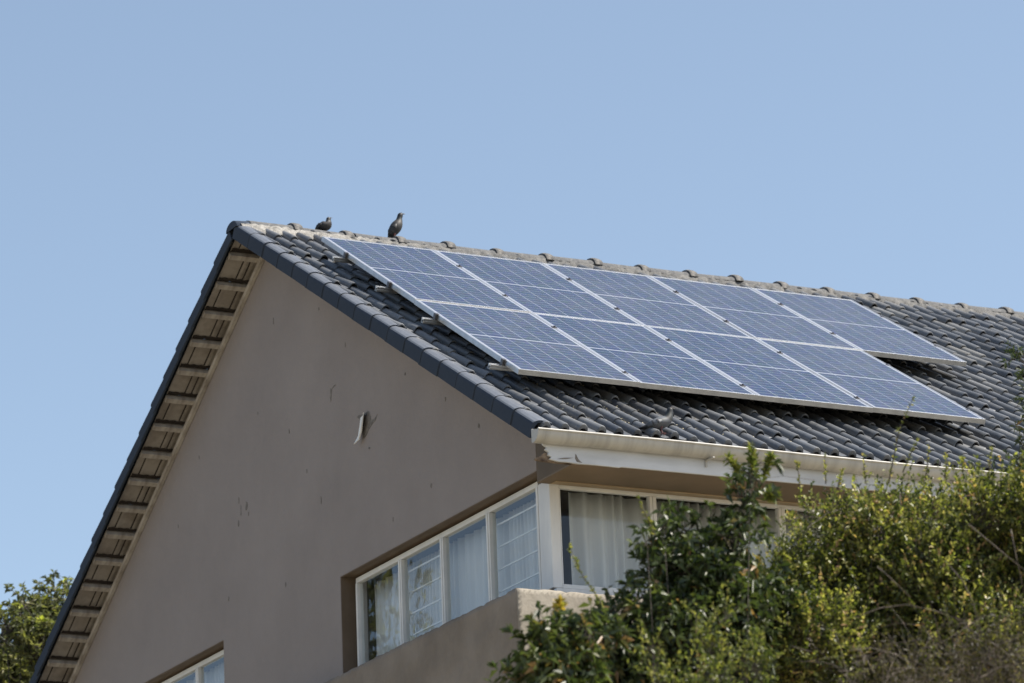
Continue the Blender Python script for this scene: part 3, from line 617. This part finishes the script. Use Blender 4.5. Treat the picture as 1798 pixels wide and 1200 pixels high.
# ------------------------------------------------------------------ solar array
TH = 0.54029; cA, sA = math.cos(TH), math.sin(TH); aa = -0.01561
D0 = Vector((0, -cA, -sA)); X0 = Vector((1, 0, 0))
DD = D0*math.cos(aa)+X0*math.sin(aa); XX = X0*math.cos(aa)-D0*math.sin(aa); NN = Vector((0, -sA, cA))
def array_matrix(x, v, n=0):             # local x along the row, y up the slope, z off the glass
    p = XX*x + DD*v + NN*n
    return Matrix(((XX.x, -DD.x, NN.x, p.x), (XX.y, -DD.y, NN.y, p.y), (XX.z, -DD.z, NN.z, p.z), (0, 0, 0, 1)))
WP, LP = 1.012, 2.0822
FT, FL = .040, .0145
m = MB()
m.box(0, PW, -FL, 0, -FT, 0).box(0, PW, -PL, -PL+FL, -FT, 0).box(0, FL, -PL+FL+.0003, -FL-.0003, -FT, 0).box(PW-FL, PW, -PL+FL+.0003, -FL-.0003, -FT, 0)
frame_me = m.build('frame', M['alu'], None, .0006)
cells_me = MB().box(FL-.002, PW-FL+.002, -PL+FL-.002, -FL+.002, -.007, -.0025).build('glass', M['cells'])
back_me = MB().box(.3, .7, -.30, -.20, -.028, -.0075).build('junction_box', M['clamp'])
LBL = {
 (0,0): 'solar panel at the ridge end of the leftmost column, nearest the roof verge', (1,0): 'second solar panel of the upper row, below the upright pigeon',
 (2,0): 'middle solar panel of the upper row, third from the verge', (3,0): 'fourth solar panel of the upper row counted from the verge',
 (4,0): 'solar panel at the far end of the upper row, bare tiles below it', (0,1): 'lower row solar panel nearest the verge, its bottom corner closest to the gable',
 (1,1): 'second solar panel of the lower row counted from the verge', (2,1): 'third solar panel of the lower row counted from the verge',
 (3,1): 'solar panel at the far end of the lower row, nearest the shrubs'}
LBL = {k: v.replace('leftmost', 'first').replace('second solar panel of the upper row, below the upright pigeon', 'second solar panel of the upper row, just past the upright pigeon') for k, v in LBL.items()}
firstp = True
for (i, j), lab in LBL.items():
    e = empty('solar_panel'); e.matrix_world = array_matrix(i*WP, j*LP, rng.normal(0, .0008)) @ Matrix.Rotation(rng.normal(0, .0009), 4, 'X')
    tag(e, lab, 'solar panel', 'solar panels mounted on the tiled roof')
    for src in (frame_me, cells_me, back_me):
        o = src if firstp else src.copy()
        if not firstp: COL.objects.link(o)
        o.parent = e
    firstp = False
RL = [(.58, 5.13, 'highest mounting rail, its end jutting out near the ridge'), (1.555, 5.13, 'mounting rail under the lower half of the upper panels'),
      (2.545, 4.12, 'mounting rail under the upper half of the lower panels'), (3.885, 4.12, 'lowest mounting rail, its end jutting out near the gutter')]
clamp_src = None
for v, xe, lab in RL:
    m = MB(); h0, h1 = -FT-.001, -FT-.041
    m.box(-.112, xe, -.020, -.012, h0-.013, h0).box(-.112, xe, -.020, -.012, h0-.032, h0-.021).box(-.112, xe, -.0145, -.012, h0-.0205, h0-.0135).box(-.112, xe, -.0145, -.012, h1, h0-.0325).box(-.112, xe, .012, .020, h1, h0).box(-.112, xe, -.0119, .0119, h0-.014, h0-.010).box(-.112, xe, -.0119, .0119, h1, h1+.004)
    e = empty('mounting_rail'); e.matrix_world = array_matrix(0, v); tag(e, lab, 'rail', 'aluminium rails under the solar panels')
    m.build('rail_profile', M['alu'], e, .001)
    ncol = 5 if v < 2 else 4
    for k in range(1, ncol):
        if clamp_src is None: clamp_src = MB().box(-.019, .019, -.022, .022, .0015, .005).box(-.0015, .0015, -.022, .022, -.04, .0014).box(-.006, .006, -.006, .006, .005, .013).build('mid_clamp', M['clamp']); o = clamp_src
        else: o = clamp_src.copy(); COL.objects.link(o)
        o.parent = e; o.location = (k*WP-.0018, 0, 0)
    o = MB().box(-.020, -.001, -.02, .02, -.043, .005).box(-.0009, .012, -.02, .02, .0015, .005).build('end_clamp', M['clamp'], e, .001)
    o = MB().box(-.020, -.001, -.02, .02, -.043, .005).box(-.0009, .012, -.02, .02, .0015, .005).build('end_clamp', M['clamp'], e, .001); o.location = (ncol*WP-.008, 0, 0); o.scale = (-1, 1, 1)

# ------------------------------------------------------------------ pigeons
def pigeon_mat():
    m, nt, b = mat('pigeon_feathers')
    at = node(nt, 'ShaderNodeAttribute', attribute_name='tint')
    r = ramp(nt, at.outputs['Fac'], [(0, (.018,.020,.025)), (.10, (.02,.023,.028)), (.2, (.014,.016,.020)), (.45, (.019,.020,.023)), (.58, (.034,.030,.028)), (.68, (.02,.02,.022)), (.76, (.012,.018,.020)), (.93, (.012,.014,.018)), (1, (.012,.014,.018))])
    n = noise(nt, 60, 4); c = mix(nt, .35, r.outputs['Color'], n.outputs['Color'], 'SOFT_LIGHT'); nt.links.new(c, b.inputs['Base Color']); b.inputs['Roughness'].default_value = .6; return m
M['pigeon'] = pigeon_mat(); M['pigeon_pale'] = M['pigeon'].copy(); M['pigeon_pale'].name = 'lit_pigeon_feathers'  # lighter feather copy, the lit look of one bird put into its colour
for n_ in M['pigeon_pale'].node_tree.nodes:
    if n_.type == 'VALTORGB':
        for k_, el_ in enumerate(n_.color_ramp.elements):
            if 2 <= k_ <= 4: el_.color = (.085, .093, .105, 1)
M['wing_pale'] = simple('lit_pigeon_wing', (.06,.068,.08), (.11,.118,.135), 40, .6, .2, .002)  # lit tone put into the wing colour
M['wing'] = simple('pigeon_wing', (.009,.010,.013), (.021,.024,.029), 40, .6, .2, .002)
M['wingbar'] = simple('pigeon_wing_bar', (.02,.02,.025), (.035,.035,.04), 40, .6, 0)
M['pink'] = simple('pigeon_leg', (.09,.035,.035), (.13,.05,.05), 40, .6, 0)
M['beak'] = simple('pigeon_beak', (.05,.045,.04), (.12,.11,.10), 40, .5, 0)
def pigeon(loc, heading, spine, label, legs=True, scale=1.0, turn=0, pale=''):
    """spine: list of (forward, up, half width, half height, tint) from tail tip to crown"""
    e = empty('pigeon', loc); e.rotation_euler = (0, 0, heading); e.scale = (scale*1.04, scale*1.25, scale); tag(e, label, 'pigeon', 'pigeons resting on the roof')
    n = 14; vs = []; tint = []
    P = [Vector((s[0], 0, s[1])) for s in spine]
    for i, s in enumerate(spine):
        t = (P[min(i+1, len(P)-1)]-P[max(i-1, 0)]).normalized(); up = Vector((0, 1, 0)).cross(t); up = -up if up.z < 0 and i < len(P)-4 else up
        if up.length < .1: up = Vector((-1, 0, 0))
        up = Vector((-t.z, 0, t.x))
        for k in range(n):
            a = 2*math.pi*k/n; vs.append(P[i]+Vector((0, 1, 0))*math.cos(a)*s[2]+up*math.sin(a)*s[3]); tint.append(s[4])
    R = len(spine); fs = [(r*n+k, r*n+(k+1) % n, (r+1)*n+(k+1) % n, (r+1)*n+k) for r in range(R-1) for k in range(n)]
    fs += [tuple(range(n-1, -1, -1)), tuple((R-1)*n+k for k in range(n))]
    m = MB().add(vs, fs); o = m.build('body', M['pigeon'+pale], e, 0, True)
    a = o.data.attributes.new('tint', 'FLOAT', 'POINT'); a.data.foreach_set('value', tint)
    ss = o.modifiers.new('smooth', 'SUBSURF'); ss.levels = 1; ss.render_levels = 2
    hd = P[-2]; f = Vector((math.cos(turn), math.sin(turn), -.12))
    MB().tube([hd+f*.012, hd+f*.024, hd+f*.031+Vector((0, 0, -.002))], [.0050, .0036, .001], 7).build('beak', M['beak'], e)
    for sd in (-1, 1):
        MB().tube([hd+Vector((.006, sd*.0125, .004)), hd+Vector((.006, sd*.0150, .004))], [.0022, .0012], 8).build('eye', simple('pigeon_eye_orange', (.16,.05,.012), (.2,.06,.015), 10, .2, 0) if 'pigeon_eye_orange' not in bpy.data.materials else bpy.data.materials['pigeon_eye_orange'], e)
    # wings: folded, from shoulder to above the tail, thin lens shapes
    wi = [i for i, s in enumerate(spine) if s[4] >= .05 and s[4] <= .5]
    for sd in (-1, 1):
        vs = []; cols = 7; rows = []
        for q, i in enumerate(wi):
            s = spine[i]; t = q/(len(wi)-1)
            tt = (P[min(i+1, R-1)]-P[max(i-1, 0)]).normalized(); up = Vector((-tt.z, 0, tt.x))
            wid = math.sin(math.pi*min(1, .16+.84*t)**.8)*.9+.12
            for k in range(cols):
                ang = -.55*wid + (k/(cols-1))*1.45*wid
                for off in (1.0,):
                    vs.append(P[i]+Vector((0, 1, 0))*sd*math.cos(ang)*(s[2]+.0055)+up*math.sin(ang)*(s[3]+.0055))
        fs = [(r*cols+k, r*cols+k+1, (r+1)*cols+k+1, (r+1)*cols+k) for r in range(len(wi)-1) for k in range(cols-1)]
        w = MB().add(vs, fs).build('wing', M['wing'+pale], e, 0, True); sm = w.modifiers.new('thick', 'SOLIDIFY'); sm.thickness = .005; sm.offset = -1
        # two dark wing bars
        b = MB()
        for q in (len(wi)//2-1, len(wi)//2):
            for k in range(1, cols-2):
                A_, B_ = Vector(vs[q*cols+k]), Vector(vs[q*cols+k+1]); d = (Vector(vs[(q+1)*cols+k])-A_)*.28; o_ = (A_-P[wi[q]]).normalized()*.0022
                b.add([A_+o_, B_+o_, B_+d+o_, A_+d+o_], [(0, 1, 2, 3)])
        b.build('wing_bar', M['wingbar'], e)
    if legs:
        bx = spine[len(spine)//2-2][0]
        for sd in (-1, 1):
            MB().tube([(bx, sd*.022, legs), (bx-.004, sd*.022, .030), (bx+.004, sd*.022, .006)], [.010, .0045, .004], 7).tube([(bx, sd*.022, .006), (bx+.03, sd*.022, .003)], [.004, .002], 5).tube([(bx, sd*.022, .006), (bx+.022, sd*.022+.016, .003)], [.004, .002], 5).tube([(bx, sd*.022, .006), (bx+.022, sd*.022-.016, .003)], [.004, .002], 5).tube([(bx, sd*.022, .006), (bx-.018, sd*.022, .003)], [.004, .002], 5).build('leg', M['pink'], e)
    return e
HD = math.atan2(-.447, .894)
# alert, upright bird
up_sp = [(-.078,-.030,.024,.006,.0),(-.068,-.005,.022,.006,.02),(-.055,.030,.028,.018,.10),(-.040,.062,.037,.034,.25),(-.020,.092,.043,.044,.35),(-.004,.118,.042,.044,.45),(.008,.140,.034,.036,.55),(.014,.158,.023,.026,.70),(.017,.174,.019,.021,.80),(.020,.188,.0185,.020,.88),(.025,.202,.019,.021,.92),(.027,.213,.015,.016,.93),(.028,.220,.007,.007,.93)]
pigeon((1.20, AY-.01, .418), HD, up_sp, 'dark pigeon standing upright on the roof ridge, beak turned to the side', legs=.05, scale=1.16)
sit_sp = [(-.115,.018,.018,.004,.0),(-.095,.022,.022,.007,.03),(-.070,.032,.032,.020,.12),(-.045,.042,.044,.033,.25),(-.018,.052,.052,.043,.35),(.010,.060,.053,.047,.42),(.032,.068,.044,.042,.52),(.042,.082,.030,.030,.66),(.040,.096,.023,.024,.78),(.041,.108,.020,.021,.88),(.043,.119,.0195,.021,.92),(.044,.129,.015,.015,.93),(.045,.134,.007,.006,.93)]
pigeon((.515, AY, .425), HD-.5, sit_sp, 'hunched pigeon sitting low on the roof ridge near the verge', legs=False, scale=.94, turn=.3)
walk_sp = [(-.165,.048,.020,.004,.0),(-.135,.054,.026,.008,.03),(-.100,.062,.032,.020,.12),(-.065,.072,.042,.034,.25),(-.030,.082,.050,.044,.35),(.005,.092,.051,.047,.42),(.035,.102,.042,.042,.52),(.054,.120,.034,.037,.66),(.063,.141,.027,.031,.78),(.067,.160,.022,.025,.84),(.070,.177,.0205,.023,.90),(.073,.191,.021,.022,.93),(.075,.202,.016,.016,.93),(.076,.208,.007,.007,.93)]
pigeon((.72, -4.26, -2.752), HD+.1, walk_sp, 'grey pigeon on the lowest roof tiles just above the gutter', legs=.06, scale=1.0, pale='_pale')

# ------------------------------------------------------------------ vegetation
def ground_z(x, y):
    t = min(1, max(0, (y+26)/20)); t = t*t*(3-2*t); return -12.4 + 3.3*t
LEAF4 = [(0, 1, 2), (0, 2, 3)]
def leaves(base, direc, length, width, droop=.2, roll=None):
    """rhomboid leaves folded on the midrib. base (N,3) direc (N,3) unit"""
    N = len(base); r = rng.normal(size=(N, 3)); side = np.cross(direc, r); side /= np.linalg.norm(side, axis=1)[:, None]+1e-9
    nrm = np.cross(direc, side)
    # leaves mostly face upwards
    sgn = np.sign(nrm[:, 2:3]); sgn[sgn == 0] = 1; nrm = nrm*sgn
    L = length*rng.uniform(.65, 1.25, (N, 1)); Wd = width*rng.uniform(.7, 1.2, (N, 1))
    tip = base+direc*L-np.array([0, 0, 1])*droop*L*rng.uniform(0, 1, (N, 1))
    mid = base+direc*L*.45+nrm*Wd*.12
    l = mid+side*Wd*.5+nrm*Wd*.12; rr = mid-side*Wd*.5+nrm*Wd*.12
    base2 = base
    return np.stack([base2, l, tip, rr], axis=1)
def rand_dir(N, up=.6):
    d = rng.normal(size=(N, 3)); d /= np.linalg.norm(d, axis=1)[:, None]; d[:, 2] += up; d /= np.linalg.norm(d, axis=1)[:, None]; return d
def shrub(name, label, cat, blobs, leafm, n_shoot, shoot_len, per, llen, lwid, up=.7, stem_r=.0022, droop=.2, shell=.45, whorl=False, bark='bark', tint=(2, 2), extra=None, trunk=True, bare=.0, sr=1.0):
    B = np.array(blobs); w = B[:, 3]**2.6; w /= w.sum()
    idx = rng.choice(len(B), n_shoot, p=w); d = rng.normal(size=(n_shoot, 3)); d /= np.linalg.norm(d, axis=1)[:, None]
    rad = (shell+(1-shell)*rng.uniform(0, 1, n_shoot)**.6)
    rad *= 1-.25*rng.uniform(0, 1, n_shoot)
    start = B[idx, :3]+d*(B[idx, 3]*rad)[:, None]-np.array([0, 0, 1])*shoot_len*.3
    sd = d*.45+rand_dir(n_shoot, up)*.55; sd /= np.linalg.norm(sd, axis=1)[:, None]; sd[:, 2] += up*.3; sd /= np.linalg.norm(sd, axis=1)[:, None]
    L = shoot_len*rng.uniform(.45, 1.35, n_shoot)
    tb = np.clip(rng.beta(*tint, n_shoot), 0, 1)
    root = empty(name); bx, by = float(B[:, 0].mean()), float(B[:, 1].mean()); gz = ground_z(bx, by); root.location = (bx, by, gz)
    tag(root, label, cat)
    allB, allD, allT = [], [], []
    seg = rng.uniform(0, 1, (n_shoot, per))
    for q in range(per):
        t = (q+rng.uniform(0, 1, n_shoot)*.8)/per if not whorl else np.where(rng.uniform(0, 1, n_shoot) < .6, .96, rng.uniform(.3, 1, n_shoot))
        p = start+sd*(L*t)[:, None]
        if whorl: ld = rand_dir(n_shoot, .15)*.95+sd*.25
        else: ld = rand_dir(n_shoot, .25)*.75+sd*.55
        ld /= np.linalg.norm(ld, axis=1)[:, None]
        allB.append(p); allD.append(ld); allT.append(np.clip(tb+rng.normal(0, .14, n_shoot)+.10*(t-.5), 0, 1))
    Bs = np.concatenate(allB); Ds = np.concatenate(allD); Ts = np.concatenate(allT)
    if bare > 0:
        kp = rng.uniform(0, 1, len(Bs)) > bare; Bs, Ds, Ts = Bs[kp], Ds[kp], Ts[kp]
    V = leaves(Bs, Ds, llen, lwid, droop)
    if extra is not None:
        V = np.concatenate([V, extra[0]]); Ts = np.concatenate([Ts, extra[1]])
    off = np.array(root.location)
    o = tri_mesh('foliage', V-off, 4, LEAF4, M[leafm], root, Ts)
    # fine stems: three-sided prisms for every shoot
    e = start+sd*L[:, None]; a = np.cross(sd, np.array([.3, .9, .1])); a /= np.linalg.norm(a, axis=1)[:, None]; b = np.cross(sd, a)
    ring = [a, -.5*a+.87*b, -.5*a-.87*b]; Vs = np.stack([start-sd*shoot_len*.5+k*stem_r for k in ring]+[e+k*stem_r*.45 for k in ring], axis=1)
    tri_mesh('twigs', Vs-off, 6, [(0, 1, 4, 3), (1, 2, 5, 4), (2, 0, 3, 5)], M[bark], root)
    if trunk:
        m = MB(); c0 = Vector((0, 0, 0))
        for q in range(min(len(B), 9)):
            tgt = Vector(B[q, :3])-Vector(off); j = Vector((rng.uniform(-.12, .12), rng.uniform(-.12, .12), 0)); mid = tgt*.5+Vector((rng.uniform(-.15, .15), rng.uniform(-.15, .15), -.2))
            m.tube([j, (j+mid)/2+Vector((.03, .02, .1)), mid, (mid+tgt)/2+Vector((0, 0, .08)), tgt], [.035*sr, .028*sr, .018*sr, .009*sr, .003*sr], 6)
        m.build('stem', M['bark'], root, 0, True)
    return root
def along(poly, n, llen, lwid, tlo, thi, spread=.8):
    P = np.array(poly); V = []; seglen = np.linalg.norm(np.diff(P, axis=0), axis=1); cum = np.concatenate([[0], np.cumsum(seglen)])
    s = rng.uniform(0, cum[-1], n); pts = np.stack([np.interp(s, cum, P[:, k]) for k in range(3)], axis=1)
    t = P[-1]-P[0]; t = t/np.linalg.norm(t); d = rand_dir(n, .3)*spread+t*.6; d /= np.linalg.norm(d, axis=1)[:, None]
    return leaves(pts, d, llen, lwid, .1), rng.uniform(tlo, thi, n)
ex = [along(s, 60 if i == 0 else 34, .024, .011, .3, 1.0) for i, s in enumerate(GARDEN['SHOOTS'])]
light = shrub('light_shrub', 'large sunlit yellow-green small-leaved shrub in front of the gutter', 'shrub', GARDEN['LIGHT'], 'leaf_light', 9800, .17, 13, .030, .0155, .8, .0016, .1, .3, tint=(1.5, 1.7),
              extra=(np.concatenate([e[0] for e in ex]), np.concatenate([e[1] for e in ex])))
m = MB(); off = Vector(light.location)
for s in GARDEN['SHOOTS']: m.tube([Vector(p)-off for p in s], [.004-.0028*i/(len(s)-1) for i in range(len(s))], 5)
m.build('tall_shoot', M['bark'], light)
dark = shrub('dark_shrub', 'tall dark green glossy-leaved shrub covering the front window, with a spire at its top', 'shrub', GARDEN['DARK'], 'leaf_dark', 2300, .115, 9, .060, .025, .45, .003, .55, .3, whorl=True, tint=(2, 2.4), sr=.35)
yel = [along([(a[0], a[1], a[2]-a[3]*.5), (a[0], a[1], a[2]+a[3]*.5)], 46, .05, .018, 0, 1, 1.6) for a in GARDEN['YEL']]
small = shrub('small_shrub', 'small round shrub with yellow new leaves at the parapet corner', 'shrub', GARDEN['SMALL'], 'leaf_dark', 460, .11, 9, .070, .028, .5, .003, .5, .2, whorl=True, tint=(2.4, 1.8))
tri_mesh('new_leaves', np.concatenate([y[0] for y in yel])-np.array(small.location), 4, LEAF4, M['leaf_yellow'], small, np.concatenate([y[1] for y in yel]))
sp = along(GARDEN['SPRIG'], 70, .028, .012, .4, 1, .9); sp2 = along(GARDEN['SPRIG2'], 50, .028, .012, .4, 1, .9)
tri_mesh('sprig_leaves', np.concatenate([sp[0], sp2[0]])-np.array(dark.location), 4, LEAF4, M['leaf_lime'], dark, np.concatenate([sp[1], sp2[1]]))
TT = GARDEN['SPIRE']; tops = [along(t, 70, .052, .019, .1, .9, 1.3) for t in TT]
tri_mesh('new_leaves', np.concatenate([t[0] for t in tops])-np.array(dark.location), 4, LEAF4, M['leaf_lime'], dark, np.concatenate([t[1] for t in tops]))
m = MB(); off = Vector(dark.location)
for s in (GARDEN['SPRIG'], GARDEN['SPRIG2']): MB().tube([Vector(p)-off for p in s], [.004, .0035, .003, .002, .0012][:len(s)], 5).build('sprig', M['bark'], dark)
shrub('lime_shrub', 'low lime green sprays in front of the dark glossy shrub', 'shrub', GARDEN['LIME'], 'leaf_lime', 230, .12, 10, .027, .0135, .9, sr=.3, stem_r=.0016, droop=.1, shell=.2, tint=(2, 2.2))
# dry brown thicket
off = None
dry = shrub('dry_thicket', 'brown half-dead thicket of bare twigs below the sunlit shrub', 'shrub', GARDEN['DRY'], 'leaf_brown', 560, .24, 8, .028, .014, .25, .0014, .2, .2, bark='dry', tint=(1.6, 3), bare=.3)
off = Vector(dry.location); m = MB()
for s in GARDEN['ARCS']: MB().tube([Vector(p)-off for p in s], [.0023-.0013*i/(len(s)-1) for i in range(len(s))], 6).build('branch', M['dry'], dry, 0, True)
for k in range(150):
    b_ = GARDEN['DRY'][k % 4] if k % 3 else GARDEN['LIGHT'][(k*5) % 20]; c0 = Vector(b_[:3])+Vector(rng.normal(0, .6, 3))*b_[3]; d_ = Vector(rng.normal(0, 1, 3)); d_.z = abs(d_.z)*.5; d_.normalize(); c0.y -= .15
    l_ = rng.uniform(.12, .38); bend = Vector(rng.normal(0, .05, 3)); m.tube([c0-off, c0+d_*l_*.5+bend*.5-off, c0+d_*l_+bend-Vector((0, 0, l_*.15))-off], [.0017, .0013, .0007], 4)
tag(m.build('bare_twigs', M['dry'], dry), kind='stuff')
# tree behind the house at the lower left
tree = shrub('garden_tree', 'leafy green tree rising behind the lower end of the back roof edge', 'tree', GARDEN['TREE'], 'leaf_tree', 900, .17, 11, .080, .036, .5, .006, .3, .3, whorl=True, tint=(2, 2.6))
for o in list(tree.children):
    if o.name.startswith('stem'): o.name = 'trunk'
    if o.name.startswith('foliage'): o.name = 'crown'
fr = empty('palm', (GARDEN['FROND'][0][0][0], GARDEN['FROND'][0][0][1]+.3, ground_z(0, 10))); tag(fr, 'palm with thin leaf blades showing at the edge behind the leafy tree', 'palm'); off = Vector(fr.location)
m = MB()
for s in GARDEN['FROND']:
    m.tube([Vector(s[0])-off, Vector(s[1])-off, Vector(s[2])-off], [.022, .016, .002], 4)
m.build('frond', M['leaf_dark'], fr); c_ = Vector(GARDEN['FROND'][0][0])-off
m = MB()
for k in range(14):
    a = k*2.39; m.tube([c_+Vector((0, 0, -.1)), c_+Vector((math.cos(a)*.5-.6, math.sin(a)*.5, .02)), c_+Vector((math.cos(a)*1.0-.6, math.sin(a)*1.0, -.35))], [.02, .015, .003], 4)
m.build('frond', M['leaf_dark'], fr)
MB().tube([(0, 0, 0), c_*.5, c_+Vector((-.05, 0, -.05))], [.16, .13, .09], 10).build('trunk', M['bark'], fr, 0, True)
# neighbouring garage behind: only its brown roof edge shows
s0, s1, s2 = [Vector(p) for p in GARDEN['SHED']]; gx = empty('garage', (s1.x-4, s1.y+2, ground_z(0, 12))); tag(gx, 'flat-roofed brown garage edge showing under the leafy tree', 'garage'); off = Vector(gx.location)
u = (s1-s0); u.z = 0; u.normalize(); ang = math.atan2(u.y, u.x); Mr = Matrix.Translation(s1-off) @ Matrix.Rotation(ang, 4, 'Z')
MB().box(-9, .0, -.05, 5, -.16, 0, Mr).build('roof_edge', simple('brown_fascia_paint', (.075,.05,.04), (.11,.075,.06), 3, .6, .1), gx, .01)
MB().box(-8.8, -.2, .2, 4.8, -(s1.z-off.z), -.165, Mr).build('wall', M['wall'], gx)
# tree beyond the picture's edge whose shade dapples the far tiles
SUN = Vector((.50, -.33, .80)).normalized()
blobs = []
for (p, r, k) in (((6.78, -.53, -.54), .30, 5.0), ((4.48, -3.87, -2.45), .25, 5.3), ((7.6, -.1, -.2), .45, 5.2)):
    c = Vector(p)+SUN*k; blobs.append([c.x, c.y, c.z, r])
shrub('street_tree', 'tall tree beside the house whose shade dapples the far roof tiles', 'tree', blobs, 'leaf_tree', 420, .2, 10, .10, .04, .4, .005, .2, .2, whorl=True)

shrub('overhanging_tree', 'dark leafy branches reaching over the roof tiles at the far edge of the picture', 'tree', GARDEN['DARKTREE'], 'leaf_dark', 330, .10, 10, .045, .014, .2, .003, .3, .2, whorl=True, tint=(1.6, 3), sr=.6)
shrub('lawn_tree', 'tree behind the house mirrored in the gable window panes', 'tree', [[-6.9,15.1,.0,.60],[-7.9,16.1,1.3,.50],[-5.9,14.6,1.2,.40],[-8.7,17.4,-.2,.5],[-6.5,16.0,2.3,.3]], 'leaf_tree', 200, .35, 10, .20, .07, .4, .01, .2, .2, whorl=True)

# ------------------------------------------------------------------ ground
N = 61; xs = np.sinh(np.linspace(-5.2, 5.2, N))*22; vs = []
for y in xs:
    for x in xs: vs.append((float(x), float(y), ground_z(float(x), float(y))))
g = MB().add(vs, [(j*N+i, j*N+i+1, (j+1)*N+i+1, (j+1)*N+i) for j in range(N-1) for i in range(N-1)]).build('ground', simple('dry_lawn', (.19,.165,.115), (.28,.245,.175), .6, .95, .4, .03), None, 0, True, False)
tag(g, kind='structure')

# ------------------------------------------------------------------ light, sky, camera
sun = bpy.data.lights.new('sun', 'SUN'); so = bpy.data.objects.new('sun', sun); COL.objects.link(so)
so.rotation_euler = SUN.to_track_quat('Z', 'Y').to_euler(); sun.energy = 4.8; sun.angle = math.radians(.53); sun.color = (1, .93, .82)
w = bpy.data.worlds.new('World'); SC.world = w; w.use_nodes = True; nt = w.node_tree; bg = nt.nodes['Background']
sky = nt.nodes.new('ShaderNodeTexSky'); sky.sky_type = 'NISHITA'; sky.sun_disc = False
sky.sun_elevation = math.asin(SUN.z); sky.sun_rotation = math.atan2(SUN.x, SUN.y); sky.altitude = 1500; sky.air_density = 1.0; sky.dust_density = 5.0; sky.ozone_density = 1.0
hs = nt.nodes.new('ShaderNodeHueSaturation'); hs.inputs['Hue'].default_value = .492; hs.inputs['Saturation'].default_value = .85; hs.inputs['Value'].default_value = 1.0; nt.links.new(sky.outputs[0], hs.inputs['Color']); nt.links.new(hs.outputs[0], bg.inputs['Color']); bg.inputs['Strength'].default_value = 0.1
cam = bpy.data.cameras.new('camera'); co = bpy.data.objects.new('camera', cam); COL.objects.link(co)
cam.sensor_width = 36; cam.lens = 146.332; cam.clip_end = 6000; cam.clip_start = .5
R_, U_, F_ = [Vector(v) for v in [[0.893512, -0.44746, -0.037628], [-0.095468, -0.271178, 0.957783], [0.438773, 0.852198, 0.285019]]]; C_ = Vector([-13.6038, -29.7722, -10.6928])
co.matrix_world = Matrix(((R_.x, U_.x, -F_.x, C_.x), (R_.y, U_.y, -F_.y, C_.y), (R_.z, U_.z, -F_.z, C_.z), (0, 0, 0, 1)))
cam.dof.use_dof = True; cam.dof.focus_distance = 30.5; cam.dof.aperture_fstop = 3.6
SC.camera = co
SC.view_settings.view_transform = 'Standard'; SC.view_settings.look = 'None'; SC.view_settings.exposure = 0.95; SC.view_settings.gamma = 1
